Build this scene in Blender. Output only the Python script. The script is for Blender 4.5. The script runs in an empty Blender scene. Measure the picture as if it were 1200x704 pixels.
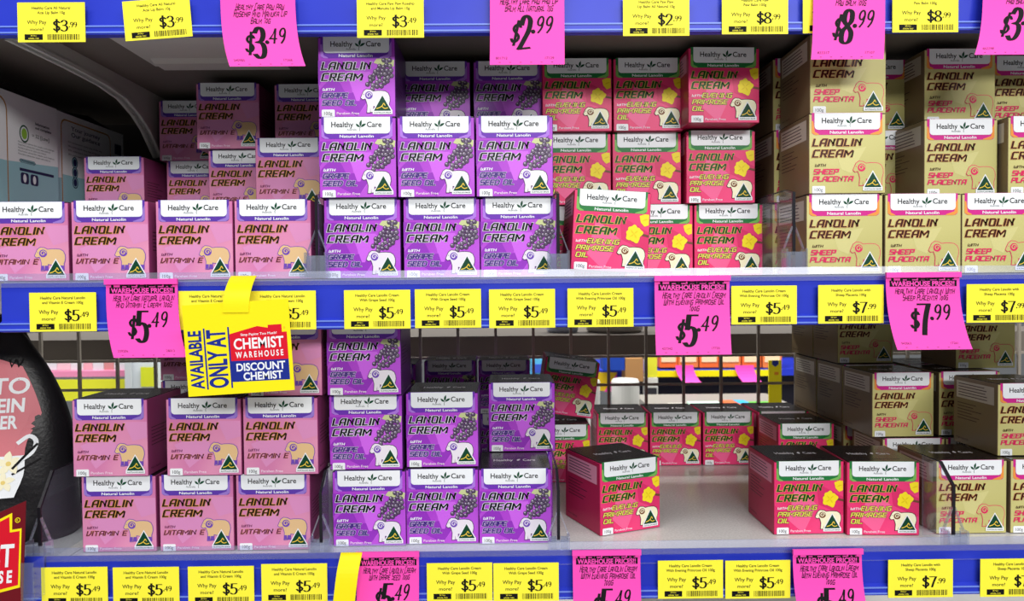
import bpy, bmesh, math, random
from math import sin, cos, pi, radians
from mathutils import Matrix, Vector, Euler

# ------------------------------------------------------------------ camera, world, lights
scene = bpy.context.scene
COL = scene.collection
F_PX, IW, IH = 900.0, 1200.0, 704.0
CAM_POS = Vector((0.0, -0.73, 0.0))
CAM_ROT = (Matrix.Rotation(radians(-0.62), 3, 'Z') @ Matrix.Rotation(radians(90 - 1.40), 3, 'X')
           @ Matrix.Rotation(radians(-0.50), 3, 'Z'))
cam_d = bpy.data.cameras.new('camera')
cam_d.sensor_width = 36.0
cam_d.lens = 36.0 * F_PX / IW
cam_d.clip_start = 0.02
cam_d.dof.use_dof = True
cam_d.dof.focus_distance = 0.80
cam_d.dof.aperture_fstop = 12.0
cam = bpy.data.objects.new('camera', cam_d)
COL.objects.link(cam)
cam.matrix_world = Matrix.Translation(CAM_POS) @ CAM_ROT.to_4x4()
scene.camera = cam

scene.view_settings.view_transform = 'Standard'
scene.view_settings.look = 'None'
scene.view_settings.gamma = 1.0
scene.view_settings.use_curve_mapping = False
scene.view_settings.exposure = -0.08

w = bpy.data.worlds.new('store_air')
scene.world = w
w.use_nodes = True
w.node_tree.nodes['Background'].inputs[0].default_value = (0.92, 0.96, 1.0, 1)
w.node_tree.nodes['Background'].inputs[1].default_value = 0.16


def area(name, loc, target, sx, sy, power, col=(1, 0.985, 0.96)):
    l = bpy.data.lights.new(name, 'AREA')
    l.shape = 'RECTANGLE'
    l.size, l.size_y, l.energy, l.color = sx, sy, power, col
    o = bpy.data.objects.new(name, l)
    COL.objects.link(o)
    o.location = loc
    d = Vector(target) - Vector(loc)
    o.rotation_euler = d.to_track_quat('-Z', 'Y').to_euler()
    return o


area('ceiling_tube_light', (0.1, -0.80, 1.15), (0, 0.0, 0.0), 3.0, 0.30, 22)
area('ceiling_tube_light', (0.9, -4.2, 1.45), (0, 0.0, -0.1), 3.0, 0.5, 150)
area('ceiling_tube_light', (0.0, 1.75, 1.5), (0, 2.45, -0.4), 4.0, 0.5, 150)

# ------------------------------------------------------------------ helpers


def P(px, py, Y):
    """Where the sight line of a photograph pixel meets the upright plane at depth Y."""
    d = CAM_ROT @ Vector(((px - IW / 2) / F_PX, -(py - IH / 2) / F_PX, -1.0))
    return CAM_POS + d * ((Y - CAM_POS.y) / d.y)


def lin(c):
    c = c / 255.0
    return c / 12.92 if c <= 0.04045 else ((c + 0.055) / 1.055) ** 2.4


def rgb(c):
    return (lin(c[0]), lin(c[1]), lin(c[2]), 1.0)


MATS = {}


def mat(name, c, rough=0.45, metal=0.0, c2=None, scale=30.0, kind='noise', bump=0.0, spec=0.22):
    if name in MATS:
        return MATS[name]
    m = bpy.data.materials.new(name)
    m.use_nodes = True
    nt = m.node_tree
    b = nt.nodes['Principled BSDF']
    b.inputs['Roughness'].default_value = rough
    b.inputs['Metallic'].default_value = metal
    b.inputs['Specular IOR Level'].default_value = spec
    b.inputs['Base Color'].default_value = rgb(c)
    if c2 is not None:
        tc = nt.nodes.new('ShaderNodeTexCoord')
        mx = nt.nodes.new('ShaderNodeMix')
        mx.data_type = 'RGBA'
        if kind == 'voronoi':
            t = nt.nodes.new('ShaderNodeTexVoronoi')
            t.inputs['Scale'].default_value = scale
            out = t.outputs['Color']
        else:
            t = nt.nodes.new('ShaderNodeTexNoise')
            t.inputs['Scale'].default_value = scale
            t.inputs['Detail'].default_value = 3.0 if kind == 'noise' else 0.5
            out = t.outputs['Fac']
        nt.links.new(tc.outputs['Object'], t.inputs['Vector'])
        mx.inputs['A'].default_value = rgb(c)
        mx.inputs['B'].default_value = rgb(c2)
        if kind == 'voronoi':
            sp = nt.nodes.new('ShaderNodeSeparateColor')
            nt.links.new(out, sp.inputs[0])
            out = sp.outputs[0]
        else:
            mr = nt.nodes.new('ShaderNodeMapRange')
            mr.inputs['From Min'].default_value = 0.35
            mr.inputs['From Max'].default_value = 0.65
            nt.links.new(out, mr.inputs['Value'])
            out = mr.outputs['Result']
        nt.links.new(out, mx.inputs['Factor'])
        nt.links.new(mx.outputs['Result'], b.inputs['Base Color'])
    if bump:
        tc2 = nt.nodes.new('ShaderNodeTexCoord')
        n2 = nt.nodes.new('ShaderNodeTexNoise')
        n2.inputs['Scale'].default_value = 260.0
        bp = nt.nodes.new('ShaderNodeBump')
        bp.inputs['Strength'].default_value = bump
        bp.inputs['Distance'].default_value = 0.0006
        nt.links.new(tc2.outputs['Object'], n2.inputs['Vector'])
        nt.links.new(n2.outputs['Fac'], bp.inputs['Height'])
        nt.links.new(bp.outputs['Normal'], b.inputs['Normal'])
    MATS[name] = m
    return m


def clear_mat(name, tint, gloss=0.14, rough=0.08):
    m = bpy.data.materials.new(name)
    m.use_nodes = True
    nt = m.node_tree
    nt.nodes.remove(nt.nodes['Principled BSDF'])
    tr = nt.nodes.new('ShaderNodeBsdfTransparent')
    tr.inputs[0].default_value = tint
    gl = nt.nodes.new('ShaderNodeBsdfGlossy')
    gl.inputs['Roughness'].default_value = rough
    df = nt.nodes.new('ShaderNodeBsdfDiffuse')
    df.inputs[0].default_value = (0.75, 0.8, 0.95, 1)
    a = nt.nodes.new('ShaderNodeMixShader')
    a.inputs[0].default_value = 0.32
    mx = nt.nodes.new('ShaderNodeMixShader')
    mx.inputs[0].default_value = gloss
    nt.links.new(gl.outputs[0], a.inputs[1])
    nt.links.new(df.outputs[0], a.inputs[2])
    nt.links.new(tr.outputs[0], mx.inputs[1])
    nt.links.new(a.outputs[0], mx.inputs[2])
    nt.links.new(mx.outputs[0], nt.nodes['Material Output'].inputs[0])
    MATS[name] = m
    return m


class MB:
    """Collects polygons, then links them as one mesh object."""

    def __init__(self):
        self.v, self.f, self.m, self.slots = [], [], [], []

    def slot(self, m):
        if m not in self.slots:
            self.slots.append(m)
        return self.slots.index(m)

    def face(self, pts, m):
        n = len(self.v)
        self.v += [tuple(p) for p in pts]
        self.f.append(tuple(range(n, n + len(pts))))
        self.m.append(self.slot(m))

    def box(self, a, b, m):
        x0, y0, z0 = a
        x1, y1, z1 = b
        n = len(self.v)
        self.v += [(x0, y0, z0), (x1, y0, z0), (x1, y1, z0), (x0, y1, z0), (x0, y0, z1), (x1, y0, z1), (x1, y1, z1), (x0, y1, z1)]
        k = self.slot(m)
        for q in ((0, 3, 2, 1), (4, 5, 6, 7), (0, 1, 5, 4), (1, 2, 6, 5), (2, 3, 7, 6), (3, 0, 4, 7)):
            self.f.append(tuple(n + i for i in q))
            self.m.append(k)

    def prism(self, prof, x0, x1, m, axis='X'):
        """prof: closed outline of (y, z) pairs (axis X) or (x, y) pairs (axis Z), extruded from x0 to x1."""
        n, c = len(self.v), len(prof)
        for x in (x0, x1):
            for (a, b) in prof:
                self.v.append((x, a, b) if axis == 'X' else ((a, x, b) if axis == 'Y' else (a, b, x)))
        k = self.slot(m)
        for i in range(c):
            j = (i + 1) % c
            self.f.append((n + i, n + j, n + c + j, n + c + i))
            self.m.append(k)
        self.f.append(tuple(n + i for i in range(c)))
        self.f.append(tuple(n + c + i for i in reversed(range(c))))
        self.m += [k, k]

    def lathe(self, prof, m, cx=0, cy=0, seg=20):
        n, c = len(self.v), len(prof)
        k = self.slot(m)
        for i in range(seg):
            a = 2 * pi * i / seg
            for (r, z) in prof:
                self.v.append((cx + r * cos(a), cy + r * sin(a), z))
        for i in range(seg):
            j = (i + 1) % seg
            for q in range(c - 1):
                self.f.append((n + i * c + q, n + j * c + q, n + j * c + q + 1, n + i * c + q + 1))
                self.m.append(k)

    def mesh(self, name, fix=True, smooth=False):
        me = bpy.data.meshes.new(name)
        me.from_pydata(self.v, [], self.f)
        for s in self.slots:
            me.materials.append(s)
        me.polygons.foreach_set('material_index', self.m)
        if fix:
            bm = bmesh.new()
            bm.from_mesh(me)
            bmesh.ops.recalc_face_normals(bm, faces=bm.faces)
            bm.to_mesh(me)
            bm.free()
        if smooth:
            me.polygons.foreach_set('use_smooth', [True] * len(me.polygons))
        me.update()
        return me

    def build(self, name, parent=None, fix=True, smooth=False):
        return link(name, self.mesh(name, fix, smooth), parent)


def link(name, me, parent=None):
    o = bpy.data.objects.new(name, me)
    COL.objects.link(o)
    if parent is not None:
        o.parent = parent
    return o


def tag(o, label=None, cat=None, group=None, kind=None):
    for k, v in (('label', label), ('category', cat), ('group', group), ('kind', kind)):
        if v:
            o[k] = v
    return o


def empty(name, loc, label, cat, group=None):
    o = bpy.data.objects.new(name, None)
    o.empty_display_size = 0.02
    COL.objects.link(o)
    o.location = loc
    return tag(o, label, cat, group)


def copy_tree(o, parent=None):
    c = o.copy()
    COL.objects.link(c)
    if parent is not None:
        c.parent = parent
    for ch in o.children:
        copy_tree(ch, c)
    return c


# ------------------------------------------------------------------ lettering
def crom(p, n=5):
    out = []
    for i in range(len(p) - 1):
        a, b = p[max(i - 1, 0)], p[i]
        c, d = p[i + 1], p[min(i + 2, len(p) - 1)]
        for k in range(n):
            t = k / n
            out.append(tuple(0.5 * (2 * b[q] + (c[q] - a[q]) * t + (2 * a[q] - 5 * b[q] + 4 * c[q] - d[q]) * t * t
                                    + (3 * b[q] - a[q] - 3 * c[q] + d[q]) * t ** 3) for q in (0, 1)))
    out.append(p[-1])
    return out


def crom3(p, n=6):
    out = []
    for i in range(len(p) - 1):
        a, b, c, d = Vector(p[max(i - 1, 0)]), Vector(p[i]), Vector(p[i + 1]), Vector(p[min(i + 2, len(p) - 1)])
        for k in range(n):
            t = k / n
            out.append(tuple(0.5 * (2 * b + (c - a) * t + (2 * a - 5 * b + 4 * c - d) * t * t + (3 * b - a - 3 * c + d) * t ** 3)))
    return out + [tuple(p[-1])]


G = {
    'A': (.7, [[(0, 0), (0, .72), (.2, 1), (.7, 1), (.7, 0)], [(0, .4), (.7, .4)]]),
    'B': (.68, [[(0, 0), (0, 1), (.55, 1), (.6, .9), (.6, .6), (.5, .52), (0, .52)], [(.5, .52), (.68, .42), (.68, .08), (.6, 0), (0, 0)]]),
    'C': (.66, [[(.66, 1), (.12, 1), (0, .88), (0, 0), (.62, 0)]]),
    'D': (.7, [[(0, 0), (0, 1), (.52, 1), (.7, .8), (.7, .2), (.52, 0), (0, 0)]]),
    'E': (.62, [[(.62, 1), (0, 1), (0, 0), (.6, 0)], [(0, .5), (.52, .5)]]),
    'F': (.6, [[(.62, 1), (0, 1), (0, 0)], [(0, .5), (.5, .5)]]),
    'G': (.7, [[(.7, 1), (.12, 1), (0, .88), (0, 0), (.7, 0), (.7, .48), (.4, .48)]]),
    'H': (.7, [[(0, 0), (0, 1)], [(.7, 0), (.7, 1)], [(0, .5), (.7, .5)]]),
    'I': (.04, [[(.02, 0), (.02, 1)]]),
    'K': (.66, [[(0, 0), (0, 1)], [(.62, 1), (0, .45), (.66, 0)]]),
    'L': (.58, [[(0, 1), (0, 0), (.58, 0)]]),
    'M': (.95, [[(0, 0), (0, 1), (.47, .35), (.95, 1), (.95, 0)]]),
    'N': (.74, [[(0, 0), (0, 1), (.74, 0), (.74, 1)]]),
    'O': (.7, [[(0, .12), (.12, 0), (.7, 0), (.7, .88), (.58, 1), (0, 1), (0, .12)]]),
    'P': (.66, [[(0, 0), (0, 1), (.66, 1), (.66, .45), (0, .45)]]),
    'R': (.68, [[(0, 0), (0, 1), (.66, 1), (.66, .48), (0, .48)], [(.36, .48), (.68, 0)]]),
    'S': (.66, [[(.66, 1), (0, 1), (0, .52), (.66, .5), (.66, 0), (0, 0)]]),
    'T': (.66, [[(0, 1), (.66, 1)], [(.33, 1), (.33, 0)]]),
    'U': (.68, [[(0, 1), (0, .1), (.1, 0), (.58, 0), (.68, .1), (.68, 1)]]),
    'V': (.68, [[(0, 1), (0, 0), (.3, 0), (.68, .45), (.68, 1)]]),
    'W': (.95, [[(0, 1), (0, 0), (.47, 0), (.47, .7)], [(.47, 0), (.95, 0), (.95, 1)]]),
    'X': (.66, [[(0, 0), (.66, 1)], [(0, 1), (.66, 0)]]),
    'Y': (.66, [[(0, 1), (.33, .5), (.66, 1)], [(.33, .5), (.33, 0)]]),
    'Z': (.66, [[(0, 1), (.66, 1), (0, 0), (.66, 0)]]),
    '0': (.6, [crom([(.3, 1), (.08, .8), (.04, .45), (.12, .1), (.3, 0), (.52, .18), (.58, .55), (.48, .9), (.3, 1)])]),
    '1': (.3, [[(.04, .78), (.25, 1), (.25, 0)]]),
    '2': (.6, [crom([(.03, .74), (.12, .95), (.33, 1), (.54, .86), (.5, .58), (.28, .3), (.02, 0)]), [(.02, 0), (.6, .03)]]),
    '3': (.58, [crom([(.03, .84), (.2, 1), (.45, .95), (.53, .76), (.42, .58), (.2, .53)]), crom([(.2, .53), (.48, .48), (.57, .27), (.45, .05), (.2, 0), (0, .12)])]),
    '4': (.64, [[(.46, 0), (.46, 1), (0, .3), (.64, .3)]]),
    '5': (.58, [[(.56, 1), (.12, 1), (.08, .55)], crom([(.08, .55), (.3, .62), (.52, .52), (.57, .28), (.43, .05), (.18, 0), (0, .1)])]),
    '6': (.58, [crom([(.5, .95), (.25, .9), (.06, .55), (.06, .2), (.28, 0), (.52, .12), (.55, .38), (.38, .55), (.08, .38)])]),
    '7': (.58, [[(0, 1), (.58, 1)], crom([(.58, 1), (.36, .5), (.2, 0)])]),
    '8': (.58, [crom([(.29, .53), (.07, .68), (.1, .92), (.29, 1), (.5, .92), (.51, .68), (.29, .53), (.03, .36), (.05, .08), (.29, 0), (.54, .08), (.56, .34), (.29, .53)])]),
    '9': (.58, [crom([(.53, .66), (.36, .46), (.1, .52), (.04, .78), (.2, .98), (.42, .97), (.54, .74), (.5, .3), (.26, 0)])]),
    '$': (.56, [crom([(.54, .78), (.4, .92), (.16, .9), (.04, .74), (.16, .57), (.42, .44), (.54, .26), (.4, .08), (.16, .07), (.02, .22)]), [(.29, 1.1), (.29, -.1)]]),
    '.': (.1, []),
    '!': (.05, [[(.03, 1), (.03, .35)], [(.03, .05), (.03, .02)]]),
    '?': (.5, [crom([(0, .8), (.2, 1), (.48, .85), (.4, .6), (.2, .4)]), [(.2, .08), (.2, .04)]]),
    ' ': (.32, []),
}

FONT = {}


def font_mesh(s, bold, shear):
    """Letters of the built-in typeface as flat polygons; height 1 is the height of a capital H."""
    key = (s, bold, shear)
    if key in FONT:
        return FONT[key]
    cu = bpy.data.curves.new('lettering', 'FONT')
    cu.body, cu.size, cu.resolution_u, cu.shear = s, 1.0, 4, shear
    cu.offset = bold
    cu.fill_mode = 'FRONT'
    o = bpy.data.objects.new('lettering', cu)
    COL.objects.link(o)
    me = bpy.data.meshes.new_from_object(o.evaluated_get(bpy.context.evaluated_depsgraph_get()))
    vs = [(v.co.x / CAPH, v.co.y / CAPH) for v in me.vertices]
    fs = [tuple(p.vertices) for p in me.polygons]
    bpy.data.objects.remove(o)
    bpy.data.curves.remove(cu)
    bpy.data.meshes.remove(me)
    FONT[key] = (vs, fs)
    return FONT[key]


CAPH = 1.0
CAPH = max(v[1] for v in font_mesh('H', 0, 0)[0])
FONT.clear()
EPS = 0.00009


class Art(MB):
    """Flat printed shapes: (x, y) on the sheet and a layer that lifts each ink above the one below."""

    def poly(self, pts, m, L=1):
        if sum(pts[i - 1][0] * pts[i][1] - pts[i][0] * pts[i - 1][1] for i in range(len(pts))) < 0:
            pts = pts[::-1]
        self.tick = (getattr(self, 'tick', 0) + 1) % 40   # inks never share one plane
        z = L * EPS + self.tick * 1.6e-6
        self.face([(x, y, z) for x, y in pts], m)

    def rect(self, x0, y0, x1, y1, m, L=1):
        self.poly([(x0, y0), (x1, y0), (x1, y1), (x0, y1)], m, L)

    def grid(self, x0, y0, x1, y1, nx, ny, m, L=0):
        for i in range(nx):
            for j in range(ny):
                a, b = x0 + (x1 - x0) * i / nx, x0 + (x1 - x0) * (i + 1) / nx
                c, d = y0 + (y1 - y0) * j / ny, y0 + (y1 - y0) * (j + 1) / ny
                self.rect(a, c, b, d, m, L)

    def disc(self, cx, cy, rx, ry, m, L=1, n=12):
        self.poly([(cx + rx * cos(2 * pi * i / n), cy + ry * sin(2 * pi * i / n)) for i in range(n)], m, L)

    def rrect(self, x0, y0, x1, y1, r, m, L=1, top=True, bottom=True):
        p = []
        for (cx, cy, a0, on) in ((x1 - r, y1 - r, 0, top), (x0 + r, y1 - r, 90, top), (x0 + r, y0 + r, 180, bottom), (x1 - r, y0 + r, 270, bottom)):
            if on:
                for k in range(5):
                    a = radians(a0 + 22.5 * k)
                    p.append((cx + r * cos(a), cy + r * sin(a)))
            else:
                a = radians(a0 + 45)
                p.append((cx + r * (1 if cos(a) > 0 else -1), cy + r * (1 if sin(a) > 0 else -1)))
        self.poly(p, m, L)

    def text(self, s, x, y, h, m, L=2, width=None, align='L', bold=0.0, shear=0.0, maxw=None):
        vs, fs = font_mesh(s, bold, shear)
        x0, x1 = min(v[0] for v in vs), max(v[0] for v in vs)
        sx = width / (x1 - x0) if width else h
        if maxw and (x1 - x0) * sx > maxw:
            sx = maxw / (x1 - x0)
        wd = (x1 - x0) * sx
        ox = x - {'L': 0, 'C': wd / 2, 'R': wd}[align]
        n, k = len(self.v), self.slot(m)
        self.v += [(ox + (a - x0) * sx, y + b * h, L * EPS) for a, b in vs]
        for f in fs:
            self.f.append(tuple(n + i for i in f))
            self.m.append(k)

    def stroke(self, pts, nx, ny, m, L=2, caps=True):
        """Mitred pen stroke with an elliptical nib of half widths nx, ny."""
        closed = math.hypot(pts[0][0] - pts[-1][0], pts[0][1] - pts[-1][1]) < 1e-7
        q = [(a / nx, b / ny) for a, b in pts]
        q = [p for k, p in enumerate(q) if k == 0 or math.hypot(p[0] - q[k - 1][0], p[1] - q[k - 1][1]) > 1e-5]
        if len(q) < 2:
            return
        dirs = []
        for a, b in zip(q[:-1], q[1:]):
            l = math.hypot(b[0] - a[0], b[1] - a[1])
            dirs.append(((b[0] - a[0]) / l, (b[1] - a[1]) / l))
        if caps and not closed:
            q[0] = (q[0][0] - dirs[0][0] * .8, q[0][1] - dirs[0][1] * .8)
            q[-1] = (q[-1][0] + dirs[-1][0] * .8, q[-1][1] + dirs[-1][1] * .8)
        lft, rgt = [], []
        for k in range(len(q)):
            d0 = dirs[k - 1] if k > 0 else (dirs[-1] if closed else dirs[0])
            d1 = dirs[k] if k < len(dirs) else (dirs[0] if closed else dirs[-1])
            ax, ay = -(d0[1] + d1[1]), d0[0] + d1[0]
            l2 = (ax * ax + ay * ay) / 2
            if l2 < .25:
                ax, ay, l2 = -d0[1], d0[0], 1.0
            f = min(1.0 / l2, 2.2) if l2 else 1.0
            lft.append(((q[k][0] + ax * f) * nx, (q[k][1] + ay * f) * ny))
            rgt.append(((q[k][0] - ax * f) * nx, (q[k][1] - ay * f) * ny))
        for k in range(len(q) - 1):
            self.poly([lft[k], rgt[k], rgt[k + 1], lft[k + 1]], m, L)

    def pen(self, s, x, y, h, m, L=2, width=None, nib=(.1, .08), slant=0.25, gap=.28, out=None, outm=None, align='L', jit=0.0, seed=1, first=1.0):
        """Drawn lettering, cap height h; width stretches the line; out adds a rim of colour outm under it."""
        R = random.Random(seed)
        cur, lines, dots = 0.0, [], []
        for n_, ch in enumerate(s):
            wd, pl = G[ch]
            if ch == '.':
                dots.append(cur + .04)
            dy, sc = R.uniform(-jit, jit), 1 + R.uniform(-jit, jit)
            if n_ == 0 or s[n_ - 1] == ' ':
                sc *= first
            for p in pl:
                lines.append([(cur + a, b * sc + dy) for a, b in p])
            cur += wd + gap
        cur -= gap
        sx = width / cur if width else h
        ox = x - {'L': 0, 'C': cur * sx / 2, 'R': cur * sx}[align]
        for p in lines:
            q = [(ox + a * sx + b * h * slant, y + b * h) for a, b in p]
            if out:
                self.stroke(q, nib[0] * sx + out, nib[1] * h + out, outm, L)
            self.stroke(q, nib[0] * sx, nib[1] * h, m, L + 1)
        for d in dots:
            self.disc(ox + d * sx, y + .06 * h, .13 * h, .13 * h, m, L + 1)

    def warp(self, fn):
        self.v = [tuple(fn(*p)) for p in self.v]
        return self


# ------------------------------------------------------------------ materials
WHITE = mat('white_board', (238, 242, 246), 0.4)
BLACK = mat('black_ink', (14, 13, 16), 0.6, spec=0.15)
LEAF = mat('leaf_green_ink', (18, 74, 50), 0.5)
GREY_T = mat('small_grey_ink', (70, 78, 84), 0.5)
BADGE = mat('badge_green', (8, 66, 42), 0.45)
GOLD = mat('badge_gold', (240, 205, 70), 0.45)
LID = mat('lid_black', (30, 25, 28), 0.25, spec=0.3)
LIDTXT = mat('lid_silver', (228, 224, 228), 0.4)
BLUE = mat('rail_blue', (36, 52, 186), 0.35, c2=(46, 64, 200), scale=8)
BLUE2 = mat('rail_highlight_blue', (112, 138, 226), 0.3)
DECK = mat('deck_enamel', (222, 220, 218), 0.22, c2=(206, 204, 202), scale=420)
STEEL = mat('shelf_grey_enamel', (205, 203, 196), 0.4)
DSTEEL = mat('dark_grey_enamel', (128, 120, 112), 0.5)
WIRE = mat('wire_grey', (170, 162, 150), 0.4, 0.0)
PANEL = mat('dark_panel', (58, 52, 48), 0.6)
YEL = mat('ticket_yellow', (255, 245, 64), 0.5)
YEL2 = mat('wobbler_yellow', (250, 232, 20), 0.45)
PINK = mat('tag_pink', (250, 78, 186), 0.5)
INK = mat('ticket_ink', (40, 38, 30), 0.6, spec=0.2)
SIGNRED = mat('sign_red', (216, 22, 44), 0.4)
SIGNBLUE = mat('sign_blue', (26, 44, 140), 0.4)
DKRED = mat('sign_dark_red', (110, 18, 30), 0.4)
CLEAR = clear_mat('clear_acrylic', (0.95, 0.97, 1, 1), 0.11)
CLIPM = clear_mat('clip_acrylic', (0.84, 0.88, 0.95, 1), 0.28)
LIPC = clear_mat('clear_lip_plastic', (0.88, 0.90, 1, 1), 0.16, 0.32)
EDGE = mat('acrylic_dark_edge', (34, 32, 38), 0.2)

# ------------------------------------------------------------------ setting: floor, shelves, panels
FM, FL = 0.004, -0.272            # upper and lower shelf surfaces
BW, BH, BD = 0.0752, 0.0785, 0.081  # carton size

m = MB()
m.box((-4, -4, -1.25), (4, 6, -1.2), mat('store_floor', (196, 194, 190), 0.35, c2=(184, 182, 178), scale=6))
tag(m.build('floor'), 'pale store floor below the shelves', 'floor', kind='structure')

X0, X1, YB = -0.474, 0.80, 0.49


def shelf(zf, rt, rb, lt, xa, xb, label, thick, lip=True, ridge=True, floor=DECK):
    """zf deck surface, rt/rb top and bottom of the price rail, lt top of the clear lip."""
    t = empty('shop_shelf', ((xa + xb) / 2, 0.2, zf), label, 'shelf', 'shelves of the display')
    cx = Vector(((xa + xb) / 2, 0.2, zf))

    def put(mb, name, par=t):
        mb.v = [tuple(Vector(p) - cx) for p in mb.v]
        return mb.build(name, par)
    a = MB()
    a.box((xa, 0.004, zf - thick), (xb, YB, zf), floor)
    put(a, 'deck')
    a = MB()
    a.prism([(0.0025, rt + .002), (0.0, rt + .002), (0.0, rb + .010), (-.0045, rb + .007), (-.0045, rb), (0.0025, rb - .001)], xa, xb, BLUE)
    rail = put(a, 'price_rail')
    a = MB()
    for z in (rb + .0068, rb + .0012):  # lighter strips paint the highlight lines along the rail's bottom edge
        a.box((xa, -.0053, z), (xb, -.0046, z + .0014), BLUE2)
    put(a, 'rail_highlight')
    if lip:
        a = MB()
        a.prism([(-.001, rt - .002), (-.003, rt - .002), (-.0046, rt + .004), (-.003, lt), (-.0012, lt), (-.0026, rt + .004)], xa, xb, LIPC)
        a.prism([(-.0012, zf + .0006), (0.026, zf + .0006), (0.026, zf + .0014), (-.0012, zf + .0014)], xa, xb, LIPC)
        put(a, 'clear_lip')
    if ridge:
        a = MB()
        a.prism([(0.01, zf - thick - .0005), (0.012, zf - thick - .014), (0.15, zf - thick - .014), (0.165, zf - thick - .0005)], xa + .07, xb, STEEL)
        put(a, 'front_stiffener')
    return t


st = shelf(0.262, 0.300, 0.2335, 0.31, X0 - 0.7, X1, 'top shelf with blue price rail above the stacked cartons', 0.0095, lip=False, ridge=False, floor=DSTEEL)
shelf(FM, 0.0005, -0.0430, 0.0115, X0, X1, 'middle shelf with blue rail and clear lip holding stacked cartons', 0.03, ridge=False)
shelf(FL, -0.2600, -0.3035, -0.2490, -0.438, X1, 'lower shelf with pale deck and blue rail, empty gap in its middle', 0.03, ridge=False)
shelf(FM, 0.0005, -0.0430, 0.0115, X0 - 0.7, X0 - 0.004, 'neighbouring bay shelf under the white cartons at the far left', 0.03, ridge=False)
shelf(FL, -0.2600, -0.3035, -0.2490, X0 - 0.7, -0.440, 'neighbouring bay shelf under the black pouches at the lower left', 0.03, lip=False, ridge=False)

# stiffening channel below the top shelf at its left end, and the bracket that carries it
a = MB()
a.prism([(0.004, .252), (0.008, .2415), (0.13, .2415), (0.15, .2515)], -.383, -0.235, STEEL)
a.prism([(0.10, .2415), (0.11, .2385), (0.135, .2385), (0.137, .2415)], -.375, -0.235, STEEL)
b = a.build('front_stiffener')
b.parent = st
b.location = -Vector(st.location)
a = MB()
outl = [(.006, .2525), (.006, .232), (.10, .2325), (.17, .231), (.215, .226), (.25, .214), (.275, .200), (.295, .183), (.31, .17), (.34, .17), (.34, .2525)]
a.prism(outl, -.4655, -.4595, STEEL)
fl = [(p[0], p[1]) for p in outl[1:10]]
for (p, q) in zip(fl[:-1], fl[1:]):
    a.prism([(p[0], p[1]), (q[0], q[1]), (q[0] + .001, q[1] + .004), (p[0] + .001, p[1] + .004)], -.469, -.456, STEEL)
b = a.build('shelf_bracket')
b.parent = st
b.location = -Vector(st.location)

# open wire grid behind both shelves, added solid panel darkens behind the upper cartons
a = MB()
GZ0, GZ1 = -0.46, -0.03
x = -0.80
k = 0
while x < 0.86:
    a.box((x - .0022, .500, GZ0), (x + .0022, .5044, GZ1), WIRE)
    x += 0.0605
for z in (-0.05, -.122, -0.168, -.215, -0.275, -.33, -.4):
    a.box((-0.82, .5045, z - .002), (0.86, .5085, z + .002), WIRE)
tag(a.build('wire_grid_panel'), 'open grey wire grid behind the lower shelf, aisle seen through it', 'grid panel')
a = MB()
a.box((-1.3, .500, -.028), (1.0, .506, .62), PANEL)
tag(a.build('added_back_panel'), 'added dark panel that darkens the space behind the upper cartons', 'panel', kind='structure')
a = MB()
a.box((X0 - .011, .46, -1.2), (X0 - .005, .498, -.32), DSTEEL)

# ------------------------------------------------------------------ cartons
KIND = {
    'V': dict(front=mat('vitamin_pink_front', (206, 118, 170), .38, c2=(226, 150, 184), scale=22, kind='soft'), side=mat('vitamin_shaded_side', (150, 62, 112), .35),  # side is the front pink with shade from neighbouring cartons put in
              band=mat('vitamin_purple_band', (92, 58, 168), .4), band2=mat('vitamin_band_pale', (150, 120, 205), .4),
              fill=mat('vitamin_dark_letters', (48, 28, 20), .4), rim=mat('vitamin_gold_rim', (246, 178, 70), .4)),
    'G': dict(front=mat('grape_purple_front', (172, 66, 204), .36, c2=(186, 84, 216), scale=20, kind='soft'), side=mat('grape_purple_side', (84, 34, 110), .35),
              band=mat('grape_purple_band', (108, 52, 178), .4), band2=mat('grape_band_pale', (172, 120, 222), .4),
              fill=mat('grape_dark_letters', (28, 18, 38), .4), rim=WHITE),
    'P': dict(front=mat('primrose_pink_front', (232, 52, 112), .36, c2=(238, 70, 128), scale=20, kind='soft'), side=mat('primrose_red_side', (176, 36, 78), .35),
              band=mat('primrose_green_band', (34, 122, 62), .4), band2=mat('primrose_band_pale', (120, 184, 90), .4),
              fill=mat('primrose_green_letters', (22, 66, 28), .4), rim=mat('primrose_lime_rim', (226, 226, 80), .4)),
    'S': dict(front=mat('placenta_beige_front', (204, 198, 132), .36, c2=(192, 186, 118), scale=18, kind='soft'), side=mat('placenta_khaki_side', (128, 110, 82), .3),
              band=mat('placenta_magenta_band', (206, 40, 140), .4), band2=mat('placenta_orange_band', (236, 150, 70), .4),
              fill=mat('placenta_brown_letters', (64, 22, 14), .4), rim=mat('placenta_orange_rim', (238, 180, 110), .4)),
}
FAC_G1 = mat('grape_light_facet', (204, 102, 232), .36)
FAC_G2 = mat('grape_deep_facet', (148, 54, 188), .36)
FAC_P1 = mat('primrose_light_facet', (242, 100, 152), .36)
FAC_P2 = mat('primrose_deep_facet', (218, 50, 106), .36)
FAC_V1 = mat('vitamin_light_facet', (218, 144, 192), .38)
FAC_S1 = mat('placenta_light_facet', (207, 201, 137), .36)
GRP = mat('grape_skin', (92, 76, 104), .4)
GRP2 = mat('grape_skin_grey', (112, 100, 122), .4)
GRPD = mat('grape_dark', (38, 26, 44), .4)
GRPL = mat('grape_print_highlight', (190, 180, 198), .4)  # highlight printed as a pale dot on each grape
VINE = mat('vine_leaf', (198, 206, 150), .4)
PETAL = mat('petal_yellow', (246, 224, 40), .4)
PETALD = mat('petal_ochre', (230, 202, 26), .4)
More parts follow.
